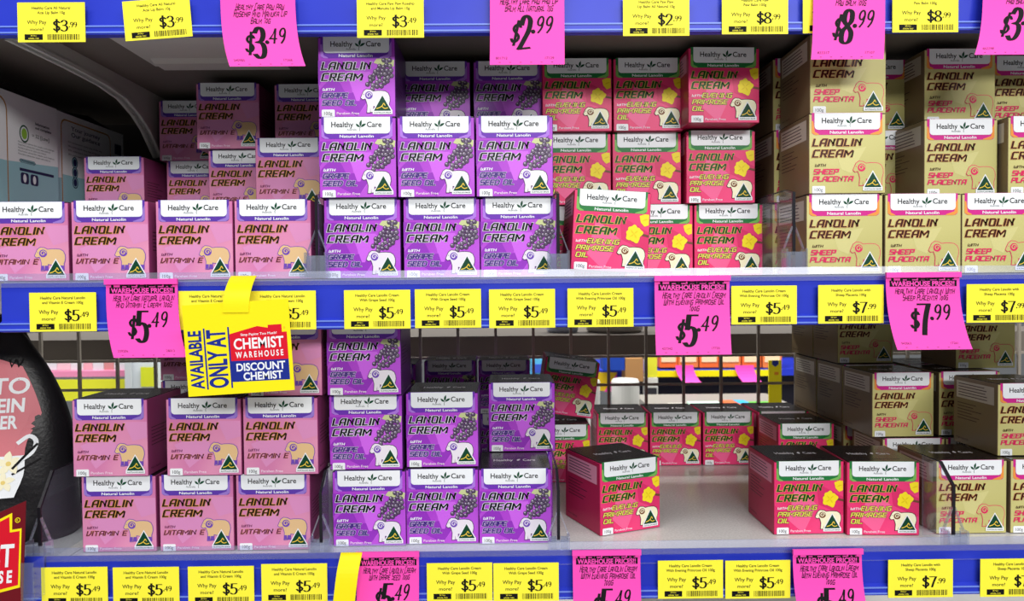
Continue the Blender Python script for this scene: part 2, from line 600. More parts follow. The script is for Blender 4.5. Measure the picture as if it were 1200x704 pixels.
BARK = mat('stem_brown', (112, 70, 50), .4)
TAN = mat('sheep_tan', (226, 190, 140), .4)
CREAMC = mat('sheep_cream', (244, 240, 206), .4)
HORNP = mat('horn_purple', (112, 72, 178), .4)
HORNB = mat('horn_brown', (120, 72, 40), .4)
ROSE = mat('rose_red_ink', (216, 40, 96), .4)
VPLUM = mat('vitamin_plum_ink', (96, 26, 72), .4)
GBLUE = mat('grape_blue_ink', (62, 24, 122), .4)

SHEEP = [(-.01, .62), (.035, .75), (.09, .89), (.18, .97), (.32, .95), (.42, .88), (.55, .9), (.7, .9), (.84, .88), (.94, .8), (.99, .66), (1, .5), (.97, .34), (.95, .3),
         (.95, .02), (.85, .02), (.85, .24), (.8, .1), (.8, .0), (.7, .0), (.71, .26), (.55, .24), (.42, .27), (.42, .02), (.32, .02), (.32, .2), (.3, .0), (.2, .0),
         (.22, .3), (.19, .45), (.15, .58), (.05, .55)]


def sheep(A, x, y, w_, h_, fill, line, horn, L=2, legs=None):
    pts = [(x + a * w_, y + b * h_) for a, b in SHEEP]
    A.stroke(pts + pts[:1], .0006, .0006, line, L, caps=False)
    A.poly(pts, fill, L + 1)
    if legs:
        for q in (14, 18, 23, 26):
            p = pts[q]
            A.rect(p[0] - w_ * .1, y + .01 * h_, p[0], y + .2 * h_, legs, L + 2)
    c = (x + .27 * w_, y + .72 * h_)
    A.disc(c[0], c[1], .135 * w_, .165 * h_, horn, L + 2, 12)
    sp = [(c[0] + (.105 - .008 * k) * w_ * cos(k * .75), c[1] + (.13 - .01 * k) * h_ * sin(k * .75)) for k in range(11)]
    A.stroke(sp, .0004, .0004, fill, L + 3, caps=False)
    A.disc(x + .09 * w_, y + .76 * h_, .014 * w_, .018 * h_, line, L + 3, 6)


def leaf(A, cx, cy, ang, ln, wd, m, L):
    p = []
    for k in range(7):
        t = k / 6
        p.append((t * ln, sin(pi * t) * wd))
    for k in range(5, 0, -1):
        t = k / 6
        p.append((t * ln, -sin(pi * t) * wd * .55))
    c, s = cos(radians(ang)), sin(radians(ang))
    A.poly([(cx + a * c - b * s, cy + a * s + b * c) for a, b in p], m, L)


def flower(A, cx, cy, r, L=2):
    pts = []
    for k in range(40):
        a = 2 * pi * k / 40
        rr = r * (0.74 + .24 * abs(sin(2 * a + .9)) ** .6 + .07 * sin(5 * a + 1) + .04 * sin(9 * a))
        pts.append((cx + rr * cos(a), cy + rr * sin(a) * 1.05))
    A.poly(pts, PETAL, L)
    for a in (40, 130, 215, 300):
        leaf(A, cx, cy, a, r * .62, r * .1, PETALD, L + 1)


def to_front(x, y, z):
    return (x - BW / 2, -BD / 2 - z, y)


def to_left(x, y, z):
    return (-BW / 2 - z, BD / 2 - x, y)


def to_right(x, y, z):
    return (BW / 2 + z, -BD / 2 + x, y)


def carton_meshes(k):
    K = KIND[k]
    # body: bevelled board box
    bm = bmesh.new()
    bmesh.ops.create_cube(bm, size=1.0)
    H0 = BH - .0012
    for v in bm.verts:
        v.co = Vector((v.co.x * BW, v.co.y * BD, (v.co.z + .5) * H0))
    bmesh.ops.bevel(bm, geom=bm.edges[:], offset=.0005, segments=1, affect='EDGES')
    body = MB()
    for f in bm.faces:
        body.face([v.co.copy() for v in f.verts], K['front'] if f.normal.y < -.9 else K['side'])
    bm.free()

    def U(u):
        return u * BW

    def V(v):
        return (1 - v) * BH
    A = Art()
    # facets of the printed background
    if k == 'G':
        for (cx, cy, r, a0, a1, mm, lv) in ((.5, 1.05, .62, 55, 100, FAC_G1, .4), (.5, 1.05, .62, 115, 150, FAC_G2, .5), (.5, 1.05, .36, 60, 120, FAC_G2, .9)):
            A.poly([(U(cx), V(cy - .06))] + [(U(min(.99, max(.01, cx + r * cos(radians(a0 + (a1 - a0) * i / 8))))), V(cy - r * sin(radians(a0 + (a1 - a0) * i / 8)))) for i in range(9)], mm, lv)
        A.poly([(U(.36), V(.44)), (U(.44), V(.44)), (U(.5), V(.62)), (U(.62), V(.44)), (U(.68), V(.44)), (U(.53), V(.8)), (U(.49), V(.8))], FAC_G1, 1.5)
        A.poly([(U(.0), V(.3)), (U(.22), V(.3)), (U(.0), V(.62))], FAC_G2, 1)
    elif k == 'P':
        A.poly([(U(.3), V(.36)), (U(.62), V(.6)), (U(.42), V(.99)), (U(.2), V(.8))], FAC_P1, 1)
        A.poly([(U(.6), V(.3)), (U(.99), V(.5)), (U(.99), V(.75)), (U(.64), V(.6))], FAC_P2, 1)
        A.poly([(U(.01), V(.6)), (U(.2), V(.8)), (U(.25), V(.99)), (U(.01), V(.99))], FAC_P2, 1)
    elif k == 'V':
        A.poly([(U(.1), V(.6)), (U(.5), V(.45)), (U(.62), V(.66)), (U(.3), V(.9))], FAC_V1, 1)
        A.poly([(U(.68), V(.3)), (U(.99), V(.3)), (U(.99), V(.5)), (U(.8), V(.55))], FAC_V1, 1)
    else:
        A.poly([(U(.35), V(.5)), (U(.75), V(.42)), (U(.55), V(.75)), (U(.42), V(.7))], FAC_S1, 1)
    # coloured band behind the white panel
    A.rrect(U(.035), V(.272), U(.955), V(.0), .0035, K['band'], 2, top=False)
    A.poly([(U(.035), V(.10)), (U(.055), V(.10)), (U(.075), V(.235)), (U(.13), V(.262)), (U(.13), V(.272)), (U(.08), V(.272)), (U(.035), V(.245))], K['band2'], 3)
    A.poly([(U(.955), V(.06)), (U(.925), V(.12)), (U(.91), V(.225)), (U(.8), V(.262)), (U(.8), V(.272)), (U(.91), V(.272)), (U(.955), V(.24))], K['band2'], 3)
    A.text('Natural Lanolin', U(.49), V(.257), .0026, WHITE, 4, width=U(.44), align='C', bold=.02)
    # product name
    big = dict(nib=(.15, .105), slant=.26, gap=.40)
    o_ = .0004
    if k != 'G':
        o_ = .00028
    A.pen('LANOLIN', U(.05), V(.408), U(.086), K['fill'], 4, width=U(.615), out=o_, outm=K['rim'], **big)
    A.pen('CREAM', U(.05), V(.545), U(.086), K['fill'], 4, width=U(.50), out=o_, outm=K['rim'], **big)
    sm = dict(slant=.28, gap=.3)
    if k == 'V':
        A.pen('WITH', U(.07), V(.692), U(.028), VPLUM, 4, width=U(.13), nib=(.1, .09), **sm)
        A.pen('VITAMIN E', U(.06), V(.782), U(.058), VPLUM, 4, width=U(.53), nib=(.11, .10), out=.00012, outm=K['rim'], **sm)
        sheep(A, U(.565), V(.865), U(.385), U(.31), TAN, HORNP, HORNP, 4, legs=HORNP)
    elif k == 'G':
        A.pen('WITH', U(.06), V(.672), U(.03), WHITE, 4, width=U(.14), nib=(.12, .1), **sm)
        A.pen('GRAPE', U(.05), V(.758), U(.058), GBLUE, 4, width=U(.32), nib=(.14, .12), out=.0002, outm=WHITE, **sm)
        A.pen('SEED OIL', U(.05), V(.85), U(.058), GBLUE, 4, width=U(.43), nib=(.14, .12), out=.0002, outm=WHITE, **sm)
        sheep(A, U(.555), V(.945), U(.37), U(.31), mat('sheep_white', (232, 226, 236), .4), mat('sheep_line', (60, 40, 80), .5), HORNP, 4)
        R = random.Random(4)
        A.poly([(U(.72), V(.33)), (U(.76), V(.28)), (U(.9), V(.275)), (U(.99), V(.3)), (U(.98), V(.38)), (U(.84), V(.37))], VINE, 3)
        spots = []
        for i in range(400):
            t = R.random()
            hw = .055 + .085 * sin(pi * min(1, .28 + .72 * (1 - t)))
            cx, cy = .925 - .20 * t + R.uniform(-hw, hw), .30 + .33 * t + R.uniform(-.03, .03)
            if cx < .955 and all(math.hypot(cx - a, (cy - b)) > .040 for a, b in spots):
                spots.append((cx, cy))
        spots.sort(key=lambda q: -q[1])
        for i, (cx, cy) in enumerate(spots):
            g = GRP if i % 3 else GRP2
            A.tick = 0
            A.disc(U(cx), V(cy), .0024, .0024, GRPD, 4 + .08 * i, 10)
            A.disc(U(cx), V(cy) + .0002, .0020, .0020, g, 4.02 + .08 * i, 10)
            A.disc(U(cx) - .0006, V(cy) + .0008, .0009, .0007, GRPL, 4.035 + .08 * i, 6)
    elif k == 'P':
        A.pen('WITH', U(.05), V(.655), U(.028), WHITE, 4, width=U(.13), nib=(.1, .09), **sm)
        lime = mat('primrose_lime_letters', (236, 226, 96), .4)
        grn = K['fill']
        A.pen('EVENING', U(.195), V(.665), U(.056), lime, 4, width=U(.405), nib=(.095, .09), out=.0004, outm=grn, **sm)
        A.pen('PRIMROSE', U(.055), V(.752), U(.056), lime, 4, width=U(.48), nib=(.095, .09), out=.0004, outm=grn, **sm)
        A.pen('OIL', U(.055), V(.84), U(.056), lime, 4, width=U(.15), nib=(.095, .09), out=.0004, outm=grn, **sm)
        A.stroke([(U(.86), V(.52)), (U(.985), V(.545))], .0011, .0011, BARK, 4)
        A.poly([(U(.86), V(.3)), (U(.93), V(.275)), (U(.985), V(.28)), (U(.985), V(.41)), (U(.93), V(.43)), (U(.88), V(.38))], PETAL, 4)
        leaf(A, U(.9), V(.36), 20, .006, .001, PETALD, 5)
        flower(A, U(.80), V(.525), .0085, 5)
        sheep(A, U(.595), V(.93), U(.36), U(.275), CREAMC, BLACK, HORNB, 4)
    else:
        A.pen('WITH', U(.08), V(.662), U(.03), K['fill'], 4, width=U(.13), nib=(.1, .09), **sm)
        A.pen('SHEEP', U(.06), V(.755), U(.058), ROSE, 4, width=U(.31), nib=(.13, .115), **sm)
        A.pen('PLACENTA', U(.05), V(.845), U(.058), ROSE, 4, width=U(.51), nib=(.13, .115), **sm)
        sheep(A, U(.58), V(.90), U(.385), U(.32), K['front'], ROSE, ROSE, 4)
    # weight patch
    A.rrect(U(.04), V(.995), U(.21), V(.905), .0012, WHITE, 4, bottom=False)
    A.text('100g', U(.125), V(.972), .0031, BLACK, 5, align='C', maxw=U(.14))
    if k != 'S':
        A.text('Paraben Free', U(.235), V(.968), .0024, mat('pale_lilac_ink', (244, 222, 240), .5), 5, width=U(.29), bold=.01)
    A.warp(to_front)
    # side print: rows of fine text
    for fn, c in ((to_left, mat('side_fine_print', (60, 34, 44), .5)), (to_right, MATS['side_fine_print'])):
        S = Art()
        R = random.Random(7)
        for i in range(6):
            S.rect(.008, BH * (.6 - .045 * i), .008 + R.uniform(.025, .055), BH * (.61 - .045 * i), c, 1)
        S.text('Made in Australia', .006, BH * .07, .0022, c, 1)
        S.warp(fn)
        n = len(A.v)
        A.v += S.v
        for f, q in zip(S.f, S.m):
            A.f.append(tuple(n + i for i in f))
            A.m.append(A.slot(S.slots[q]))
    n = len(body.v)
    body.v += A.v
    for f, q in zip(A.f, A.m):
        body.f.append(tuple(n + i for i in f))
        body.m.append(body.slot(A.slots[q]))
    out = [('body', body.mesh(k + '_carton', fix=False))]
    # white brand panel
    A = Art()
    A.rrect(U(.07), V(.208), U(.925), V(.003), .0035, WHITE, 5, top=False)
    A.text('Healthy', U(.165), V(.128), .0050, BLACK, 6, width=U(.285), bold=.014)
    A.text('Care', U(.625), V(.128), .0050, BLACK, 6, width=U(.19), bold=.014)
    A.text('Australia', U(.365), V(.172), .0019, GREY_T, 6, width=U(.125))
    A.stroke([(U(.533), V(.175)), (U(.53), V(.15)), (U(.54), V(.13))], .0002, .0002, LEAF, 6)
    leaf(A, U(.54), V(.125), 80, .0068, .0015, LEAF, 6.2)
    leaf(A, U(.538), V(.13), 140, .0056, .0014, LEAF, 6.1)
    leaf(A, U(.545), V(.13), 32, .0064, .0015, LEAF, 6.3)
    out.append(('brand_panel', A.warp(to_front).mesh('brand_panel', fix=False)))
    # green triangle badge
    A = Art()
    cx, yb, yt, hw = U(.83), V(.925), V(.735), U(.112)
    A.poly([(cx - hw - .0012, yb - .0032), (cx + hw + .0012, yb - .0032), (cx + hw + .0012, yb), (cx, yt + .0016), (cx - hw - .0012, yb)], WHITE, 8)
    A.poly([(cx - hw, yb), (cx + hw, yb), (cx, yt)], BADGE, 9)
    A.stroke(crom([(cx - hw * .68, yb + .0022), (cx - hw * .3, yb + .0032), (cx, yb + .0052), (cx + hw * .15, yb + .0072), (cx + hw * .3, yb + .0052)]), .00035, .0004, GOLD, 10)
    A.stroke(crom([(cx - hw * .1, yb + .0045), (cx + hw * .1, yb + .003), (cx + hw * .3, yb + .0022), (cx + hw * .6, yb + .0028)]), .00035, .0004, GOLD, 10)
    A.text('AUSTRALIAN MADE', cx, yb - .0023, .0012, BADGE, 9, width=hw * 2, align='C', bold=.02)
    out.append(('origin_badge', A.warp(to_front).mesh('origin_badge', fix=False)))
    # dark printed lid
    A = MB()
    e = .0012
    A.box((-BW / 2 + e, -BD / 2 + .0004, BH - .0012), (BW / 2 - e, BD / 2 - e, BH - .0004), LID)
    T = Art()
    T.text('Healthy', BW * .20, BD * .42, .0085, LIDTXT, 1, width=BW * .28, bold=.02)
    T.text('Care', BW * .62, BD * .42, .0085, LIDTXT, 1, width=BW * .18, bold=.02)
    leaf(T, BW * .545, BD * .42, 75, .010, .0022, LIDTXT, 1)
    T.text('Natural Lanolin Cream', BW * .5, BD * .14, .0030, BLACK, 1, width=BW * .6, align='C')
    T.warp(lambda x, y, z: (x - BW / 2, y - BD / 2, BH - .0004 + z))
    n = len(A.v)
    A.v += T.v
    for f, q in zip(T.f, T.m):
        A.f.append(tuple(n + i for i in f))
        A.m.append(A.slot(T.slots[q]))
    out.append(('lid_flap', A.mesh('lid_flap', fix=False)))
    # pale ingredients label on the left side
    A = Art()
    pale = mat('side_label_' + k, {'V': (196, 150, 176), 'G': (150, 112, 172), 'P': (226, 150, 176), 'S': (204, 198, 184)}[k], .4)
    A.rect(.006, BH * .68, BD - .006, BH * .93, pale, 2)
    R = random.Random(3)
    for i in range(5):
        A.rect(.010, BH * (.885 - .042 * i), .010 + R.uniform(.045, .058), BH * (.897 - .042 * i), mat('side_label_ink', (78, 60, 66), .5), 3)
    out.append(('side_label', A.warp(to_left).mesh('side_label', fix=False)))
    return out


PROTO = {}
CAT = {'V': 'pink vitamin E cream carton', 'G': 'purple grape seed cream carton', 'P': 'pink evening primrose cream carton', 'S': 'beige sheep placenta cream carton'}
GRPN = {('V', 1): 'pink vitamin E cartons on the middle shelf', ('G', 1): 'purple grape seed cartons on the middle shelf', ('P', 1): 'pink evening primrose cartons on the middle shelf',
        ('S', 1): 'beige sheep placenta cartons on the middle shelf', ('V', 0): 'pink vitamin E cartons on the lower shelf', ('G', 0): 'purple grape seed cartons on the lower shelf',
        ('P', 0): 'pink evening primrose cartons on the lower shelf', ('S', 0): 'beige sheep placenta cartons on the lower shelf'}


def carton(k, shelf_, lev, px, Y, yaw, where, roll=0.0, pitch=0.0, dz=0.0, X=None):
    """px: photograph x of the front face's left edge; Y: depth of the front face; lev: cartons below it."""
    if k not in PROTO:
        parts = carton_meshes(k)
        root = link('cream_carton', parts[0][1])
        for nme, me in parts[1:]:
            link(nme, me, root)
        PROTO[k] = root
        o = root
        o['category'] = 'carton'
    elif PROTO[k].get('label') is None:
        o = PROTO[k]
    else:
        o = copy_tree(PROTO[k])
    z = (FM if shelf_ else FL) + lev * (BH + .0003) + .0006 + dz
    xl = P(px, 330 - (z + BH / 2) * 1150, Y).x if X is None else X
    c, s = cos(radians(yaw)), sin(radians(yaw))
    # pivot on the front-left corner
    o.location = (xl + BW / 2 * c - BD / 2 * s, Y + BW / 2 * s + BD / 2 * c, z + 0.0005 * (1 if roll else 0))
    o.rotation_euler = (radians(pitch), radians(roll), radians(yaw))
    o['label'] = CAT[k] + ', ' + where
    o['category'] = 'carton'
    o['group'] = GRPN[(k, shelf_)]
    return o


#CARTONS
# --- middle shelf, vitamin E
carton('V', 1, 0, -11, .034, 2.0, 'middle shelf front row, cut by the left picture edge')
carton('V', 1, 0, 84, .028, 0, 'middle shelf front row, second from the left')
carton('V', 1, 0, 183, .030, 0.3, 'middle shelf front row, third from the left')
carton('V', 1, 0, 275, .030, 0, 'middle shelf front row, beside the clear divider')
carton('V', 1, 0, 107, .247, 0, 'hidden below the one set back at the left', X=-.527)
carton('V', 1, 1, 106, .247, 0, 'set back on the middle shelf before the white cartons', X=-.527)
carton('V', 1, 0, 190, .286, 0, 'hidden at the back of the middle shelf', X=-.4475)
carton('V', 1, 1, 203, .286, 0, 'second layer at the back, mostly hidden, under the third layer', X=-.4405)
carton('V', 1, 2, 194, .286, 0, 'third layer at the back, the leftmost one there', X=-.4490)
carton('V', 1, 0, 248, .204, 0, 'hidden behind the third front one', X=-.3545)
carton('V', 1, 1, 248, .204, 0, 'second layer, half covered by its right neighbour', X=-.3545)
carton('V', 1, 2, 237, .198, 0, 'third layer, fully seen, highest of the middle shelf pink ones', X=-.3655)
carton('V', 1, 0, 310, .130, 0, 'hidden behind the front one by the divider', X=-.2745)
carton('V', 1, 1, 309, .130, 0, 'second layer, tucked against the purple stack', X=-.2745)
carton('V', 1, 0, 322, .215, 0, 'hidden at the back beside the purple stack', X=-.2765)
carton('V', 1, 1, 322, .215, 0, 'hidden at the back, second layer beside purple stack', X=-.2765)
carton('V', 1, 2, 324, .206, 0, 'third layer, right end, partly behind the purple stack', X=-.2745)
# --- middle shelf, grape seed
for px, col in ((380, 'left column by the divider'), (473, 'middle column'), (563, 'right column by the second divider')):
    carton('G', 1, 0, px, .030, 0, 'middle shelf bottom layer, ' + col)
for px, col in ((374, 'left column'), (466, 'middle column'), (558, 'right column')):
    carton('G', 1, 1, px, .024, 0, 'middle shelf second layer, ' + col)
carton('G', 1, 2, 373, .027, 0, 'middle shelf third layer, bright one pushed forward')
carton('G', 1, 0, 475, .114, 0, 'hidden behind the middle column, bottom', X=-.1165)
carton('G', 1, 1, 475, .114, 0, 'hidden behind the middle column, second layer', X=-.1165)
carton('G', 1, 2, 470, .114, 0, 'middle shelf third layer, shaded one in the middle column')
carton('G', 1, 0, 560, .114, 0, 'hidden behind the right column, bottom', X=-.0330)
carton('G', 1, 1, 560, .114, 0, 'hidden behind the right column, second layer', X=-.0330)
carton('G', 1, 2, 555, .114, 0, 'middle shelf third layer, shaded one in the right column')
# --- middle shelf, evening primrose
carton('P', 1, 0, 668, .016, 2, 'tilted one standing forward on the middle shelf', roll=3.4, pitch=0, dz=.0045, X=.0652)
carton('P', 1, 0, 649, .118, 0, 'hidden behind the tilted one', X=.0555)
carton('P', 1, 0, 729, .110, 0, 'bottom layer, half behind the tilted one', X=.1325)
carton('P', 1, 0, 811, .110, 0, 'middle shelf bottom layer, right column', X=.2092)
carton('P', 1, 1, 636, .113, 0, 'middle shelf second layer, left column behind purple stack', X=.0435)
carton('P', 1, 1, 719, .113, 0, 'middle shelf second layer, middle column', X=.1205)
carton('P', 1, 1, 803, .103, 1.0, 'middle shelf second layer, right column', X=.1990)
carton('P', 1, 2, 637, .105, 0, 'middle shelf third layer, left column', X=.0437)
carton('P', 1, 2, 719, .105, 0, 'middle shelf third layer, middle column', X=.1208)
carton('P', 1, 2, 805, .074, 2.0, 'middle shelf third layer, brighter one at the right', X=.1945, dz=.002)
# --- middle shelf, sheep placenta
S1 = [(0, 945, .022), (1, 948, .020), (2, 949, .026)]
nm = {0: 'bottom of the front stack by the divider', 1: 'middle of the front stack by the divider', 2: 'topmost of the front stack, under a pink tag'}
for lev, px, Y in S1:
    carton('S', 1, lev, px, Y, 0, 'middle shelf, ' + nm[lev])
    carton('S', 1, lev, px, Y + BD + .003, 0, ('second in depth seen from its side, ' + ('bottom layer', 'second layer', 'third layer')[lev]), X=.2935 + .001 * lev)
carton('S', 1, 0, 1037, .022, 0, 'middle shelf bottom layer, second from the divider')
carton('S', 1, 0, 1127, .022, 0, 'middle shelf bottom layer, third from the divider')
carton('S', 1, 0, 1000, .110, 0, 'hidden in the bottom layer', X=.3745)
carton('S', 1, 1, 990, .110, 0, 'second layer, peeking right of the front stack', X=.3760)
carton('S', 1, 2, 985, .118, 0, 'third layer, peeking right of the front stack', X=.3730)
carton('S', 1, 1, 1083, .052, 0, 'second layer, fully seen, right of the front stack')
carton('S', 1, 2, 1083, .078, 0, 'third layer, fully seen in shade, right of the front stack')
carton('S', 1, 1, 1181, .040, 0, 'second layer, cut by the right picture edge')
carton('S', 1, 2, 1172, .105, 0, 'third layer, cut by the right picture edge', X=.5330)
carton('S', 1, 0, 1217, .022, 0, 'bottom layer, outside the right edge', X=.5330)
carton('S', 1, 1, 1181, .125, 0, 'hidden in the second layer at the right', X=.5330)

# --- lower shelf, vitamin E
for px, col in ((96, 'left'), (187, 'middle'), (277, 'right')):
    carton('V', 0, 0, px, .050, 0, 'lower shelf bottom layer, %s one' % col)
for px, yw, col in ((85, 0, 'left'), (195, 0, 'middle'), (285, 0, 'right')):
    carton('V', 0, 1, px, .044, yw, 'lower shelf second layer, %s one' % col)
carton('V', 0, 2, 290, .050, 0, 'lower shelf third layer, behind the yellow sign')
carton('V', 0, 0, 187, .186, 0, 'hidden at the back of the lower shelf', X=-.4090)
carton('V', 0, 1, 185, .186, 0, 'lower shelf, second layer at the back, shaded', X=-.4090)
carton('V', 0, 2, 185, .186, 0, 'lower shelf, third layer at the back behind the pink tag', X=-.4090)
# --- lower shelf, grape seed
carton('G', 0, 0, 385, .058, 0, 'lower shelf bottom layer, left column by the divider', X=-.1780)
carton('G', 0, 0, 476, .062, 0, 'lower shelf bottom layer, middle column')
carton('G', 0, 0, 561.3, .060, 0, 'lower shelf bottom layer, right column, lid showing')
carton('G', 0, 1, 386, .060, 0, 'lower shelf second layer, left column')
carton('G', 0, 1, 476, .068, 0, 'lower shelf second layer, middle column, lid showing')
carton('G', 0, 0, 566, .145, 0, 'hidden behind the right column', X=-.0210)
carton('G', 0, 1, 573, .138, 0, 'lower shelf second layer, right column, set back')
carton('G', 0, 2, 383, .050, 0, 'lower shelf third layer, tall left column')
carton('G', 0, 0, 500, .390, 0, 'hidden bottom layer at the back, left', X=-.1215)
carton('G', 0, 0, 563, .390, 0, 'hidden bottom layer at the back, right', X=-.0375)
carton('G', 0, 1, 501, .390, 0, 'dark one against the wire grid, left of two', X=-.1170)
carton('G', 0, 1, 562, .390, 0, 'dark one against the wire grid, right of two', X=-.0380)
carton('G', 0, 0, 440, .350, 0, 'hidden at the back behind the left column', X=-.2000)
carton('G', 0, 1, 440, .350, 0, 'shaded at the back, right of the tall left column', X=-.2000)
# --- lower shelf, evening primrose
carton('P', 0, 0, 703, .080, 22, 'turned one standing alone at the front of the lower shelf')
carton('P', 0, 0, 907, .078, 1.0, 'lower shelf front, left of the front pair, lid showing')
carton('P', 0, 0, 989, .074, -3.0, 'lower shelf front, right of the front pair, beside beige carton', X=.3615)
carton('P', 0, 0, 633, .300, 0, 'at the back behind the turned one, white panel lit', X=.0400)
carton('P', 0, 1, 640, .330, 0, 'tilted one leaning on top at the back', roll=8, dz=.0062, X=.0470)
for i, (px, col) in enumerate(((700, 'first'), (762, 'second'), (824, 'third'))):
    carton('P', 0, 0, px, .388, 0, 'back row on the empty lower shelf, %s one' % col)
carton('P', 0, 0, 888, .388, 0, 'back row, mostly hidden, fourth one')
carton('P', 0, 0, 915, .290, 0, 'set back behind the front pair', X=.3660)
# --- lower shelf, sheep placenta
carton('S', 0, 0, 1097, .074, 0, 'lower shelf front behind the clear divider, lid showing')
carton('S', 0, 0, 1184, .074, 0, 'lower shelf front, cut by the right edge')
carton('S', 0, 1, 1169, .090, 0, 'second layer at the front, cut by the right edge')
for px, X, lab in ((1035, .4560, 'left'), (1115, .5330, 'right')):
    carton('S', 0, 0, px, .188, 0, 'bottom layer at the back, top edge showing, ' + lab + ' one', X=X)
carton('S', 0, 1, 1022, .195, 0, 'second layer at the back, fully seen')
carton('S', 0, 1, 1100, .200, 0, 'second layer at the back, half covered at its right')
carton('S', 0, 0, 1180, .275, 0, 'hidden below the third layer', X=.5350)
carton('S', 0, 1, 1180, .284, 0, 'hidden in the second layer below the third', X=.5350)
carton('S', 0, 2, 1120, .228, 0, 'third layer, right of the lower pink tag')
for i, Y in enumerate((.279, .364)):
    carton('S', 0, 0, 990, Y + .002, 0, 'bottom layer in the deep row, ' + ('nearer one', 'farther one')[i], X=.4495)
    carton('S', 0, 1, 990, Y + .004, 0, 'second layer in the deep row, ' + ('nearer one', 'farther one')[i], X=.4485)
carton('S', 0, 2, 984, .300, 0, 'third layer below the middle rail, front seen', X=.4500)
carton('S', 0, 2, 984, .384, 0, 'third layer, behind the one below the middle rail', X=.4500)
#END_CARTONS

# ------------------------------------------------------------------ price tickets
N = {'t': ('yellow ticket on the top rail, ', 'yellow tickets on the top rail'), 'm': ('yellow ticket on the middle rail, ', 'yellow tickets on the middle rail'),
     'b': ('yellow ticket on the lower rail, ', 'yellow tickets on the lower rail')}
TW, TH = .0622, .0365
TM = {}


def serif(A, s, x, y, h, L, m, align='L', thick=.11):
    A.pen(s, x, y, h, m, L, nib=(thick, .035), slant=0.0, gap=.14, align=align)


def ticket(row, px, py_top, l1, l2, dollars, cents, where, rot=0.0, Y=-.0065):
    key = (l1, l2, dollars, cents)
    if key not in TM:
        A = Art()
        t = .0006
        A.box((0, 0, -t), (TW, TH, -.00002), YEL)
        A.rect(0, 0, TW, TH, YEL, 0)
        A.text(l1, TW / 2, TH * .83, TH * .066, INK, 1, align='C', maxw=TW * .80, bold=.018)
        if l2:
            A.text(l2, TW / 2, TH * .71, TH * .066, INK, 1, align='C', maxw=TW * .80, bold=.018)
        A.text('Why Pay', TW * .285, TH * .455, TH * .095, INK, 1, align='C', width=TW * .29, bold=.012)
        A.text('more?', TW * .285, TH * .285, TH * .08, INK, 1, align='C', width=TW * .20, bold=.012)
        serif(A, '$' + dollars, TW * .535, TH * .275, TH * .27, 1, BLACK, thick=.10)
        serif(A, '.' + cents, TW * .765, TH * .375, TH * .125, 1, BLACK, thick=.09)
        A.rect(TW * .10, TH * .055, TW * .37, TH * .20, BLACK, 1)
        A.text('28 Nov', TW * .235, TH * .145, TH * .035, YEL, 2, align='C')
        A.text('600086 7303', TW * .235, TH * .075, TH * .035, YEL, 2, align='C', maxw=TW * .25)
        R = random.Random(hash(dollars) % 7 + len(l1))
        x = TW * .44
        while x < TW * .92:
            wd = R.choice((.0004, .0006, .0009))
            A.rect(x, TH * .055, x + wd, TH * .20, BLACK, 1)
            x += wd + R.choice((.0005, .0008))
        A.warp(lambda x, y, z: (x, -z, y - TH))
        TM[key] = A.mesh('price_ticket', fix=False)
    o = link('price_ticket', TM[key])
    p = P(px, py_top, Y)
    o.location = p
    o.rotation_euler = (0, radians(rot), 0)
    tag(o, N[row][0] + where, 'price ticket', N[row][1])


VE = ('Healthy Care Natural Lanolin', 'and Vitamin E Cream 100g', '5', '49')
GS = ('Healthy Care Lanolin Cream', 'With Grape Seed 100g', '5', '49')
EP = ('Healthy Care Lanolin Cream', 'With Evening Primrose Oil 100g', '5', '49')
SP = ('Healthy Care Lanolin with', 'Sheep Placenta 100g', '7', '99')
AC = ('Healthy Care All Natural', 'Acai Lip Balm 10g', '3', '99')
RH = ('Healthy Care Paw Paw Rosehip', 'and Manuka Lip Balm 10g', '3', '49')
PL = ('Healthy Care Paw Paw', 'Lip Balm All Natural 10g', '2', '99')
PB = ('Healthy Care Paw', 'Paw Balm 100g', '8', '99')
ticket('t', 20, 3, *AC, 'reading $3.99, first from the left')
ticket('t', 143, 2, *AC, 'reading $3.99, tilted, second from the left', rot=-4)
ticket('t', 418, -2, *RH, 'reading $3.49, right of the $3.49 tag')
ticket('t', 580, -4, *PL, 'reading $2.99, peeking from behind the $2.99 tag')
ticket('t', 730, -4, *PL, 'reading $2.99, in full view')
ticket('t', 846, -6, *PB, 'reading $8.99, left of the $8.99 pink tag')
ticket('t', 941, -7, *PB, 'orange edged, behind the $8.99 pink tag')
ticket('t', 1046, -8, *PB, 'reading $8.99, right of the $8.99 pink tag')
ticket('m', 34, 343, *VE, 'reading $5.49, first from the left')
ticket('m', 209, 341, *VE, 'half hidden behind the yellow hanging sign')
ticket('m', 292, 341, *VE, 'cut off by the right side of the yellow sign')
ticket('m', 403, 340, *GS, 'grape seed, left one of three')
ticket('m', 486, 339, *GS, 'grape seed, middle one of three')
ticket('m', 573, 339, *GS, 'grape seed, right one of three')
ticket('m', 665, 338, *EP, 'evening primrose, left of the pink tag')
ticket('m', 857, 335, *EP, 'evening primrose, right of the pink tag')
ticket('m', 959, 334, *SP, 'reading $7.99, left of the $7.99 pink tag')
ticket('m', 1133, 333, *SP, 'reading $7.99, right of the $7.99 pink tag')
ticket('b', 48, 665, *VE, 'vitamin E, first from the left')
ticket('b', 132, 665, *VE, 'vitamin E, second from the left')
ticket('b', 220, 664, *VE, 'vitamin E, third from the left')
ticket('b', 306, 661, *VE, 'vitamin E, left of the yellow strip')
ticket('b', 500, 660, *GS, 'grape seed, left one of two')
ticket('b', 578, 660, *GS, 'grape seed, right one of two')
ticket('b', 771, 657, *EP, 'evening primrose, left one of two')
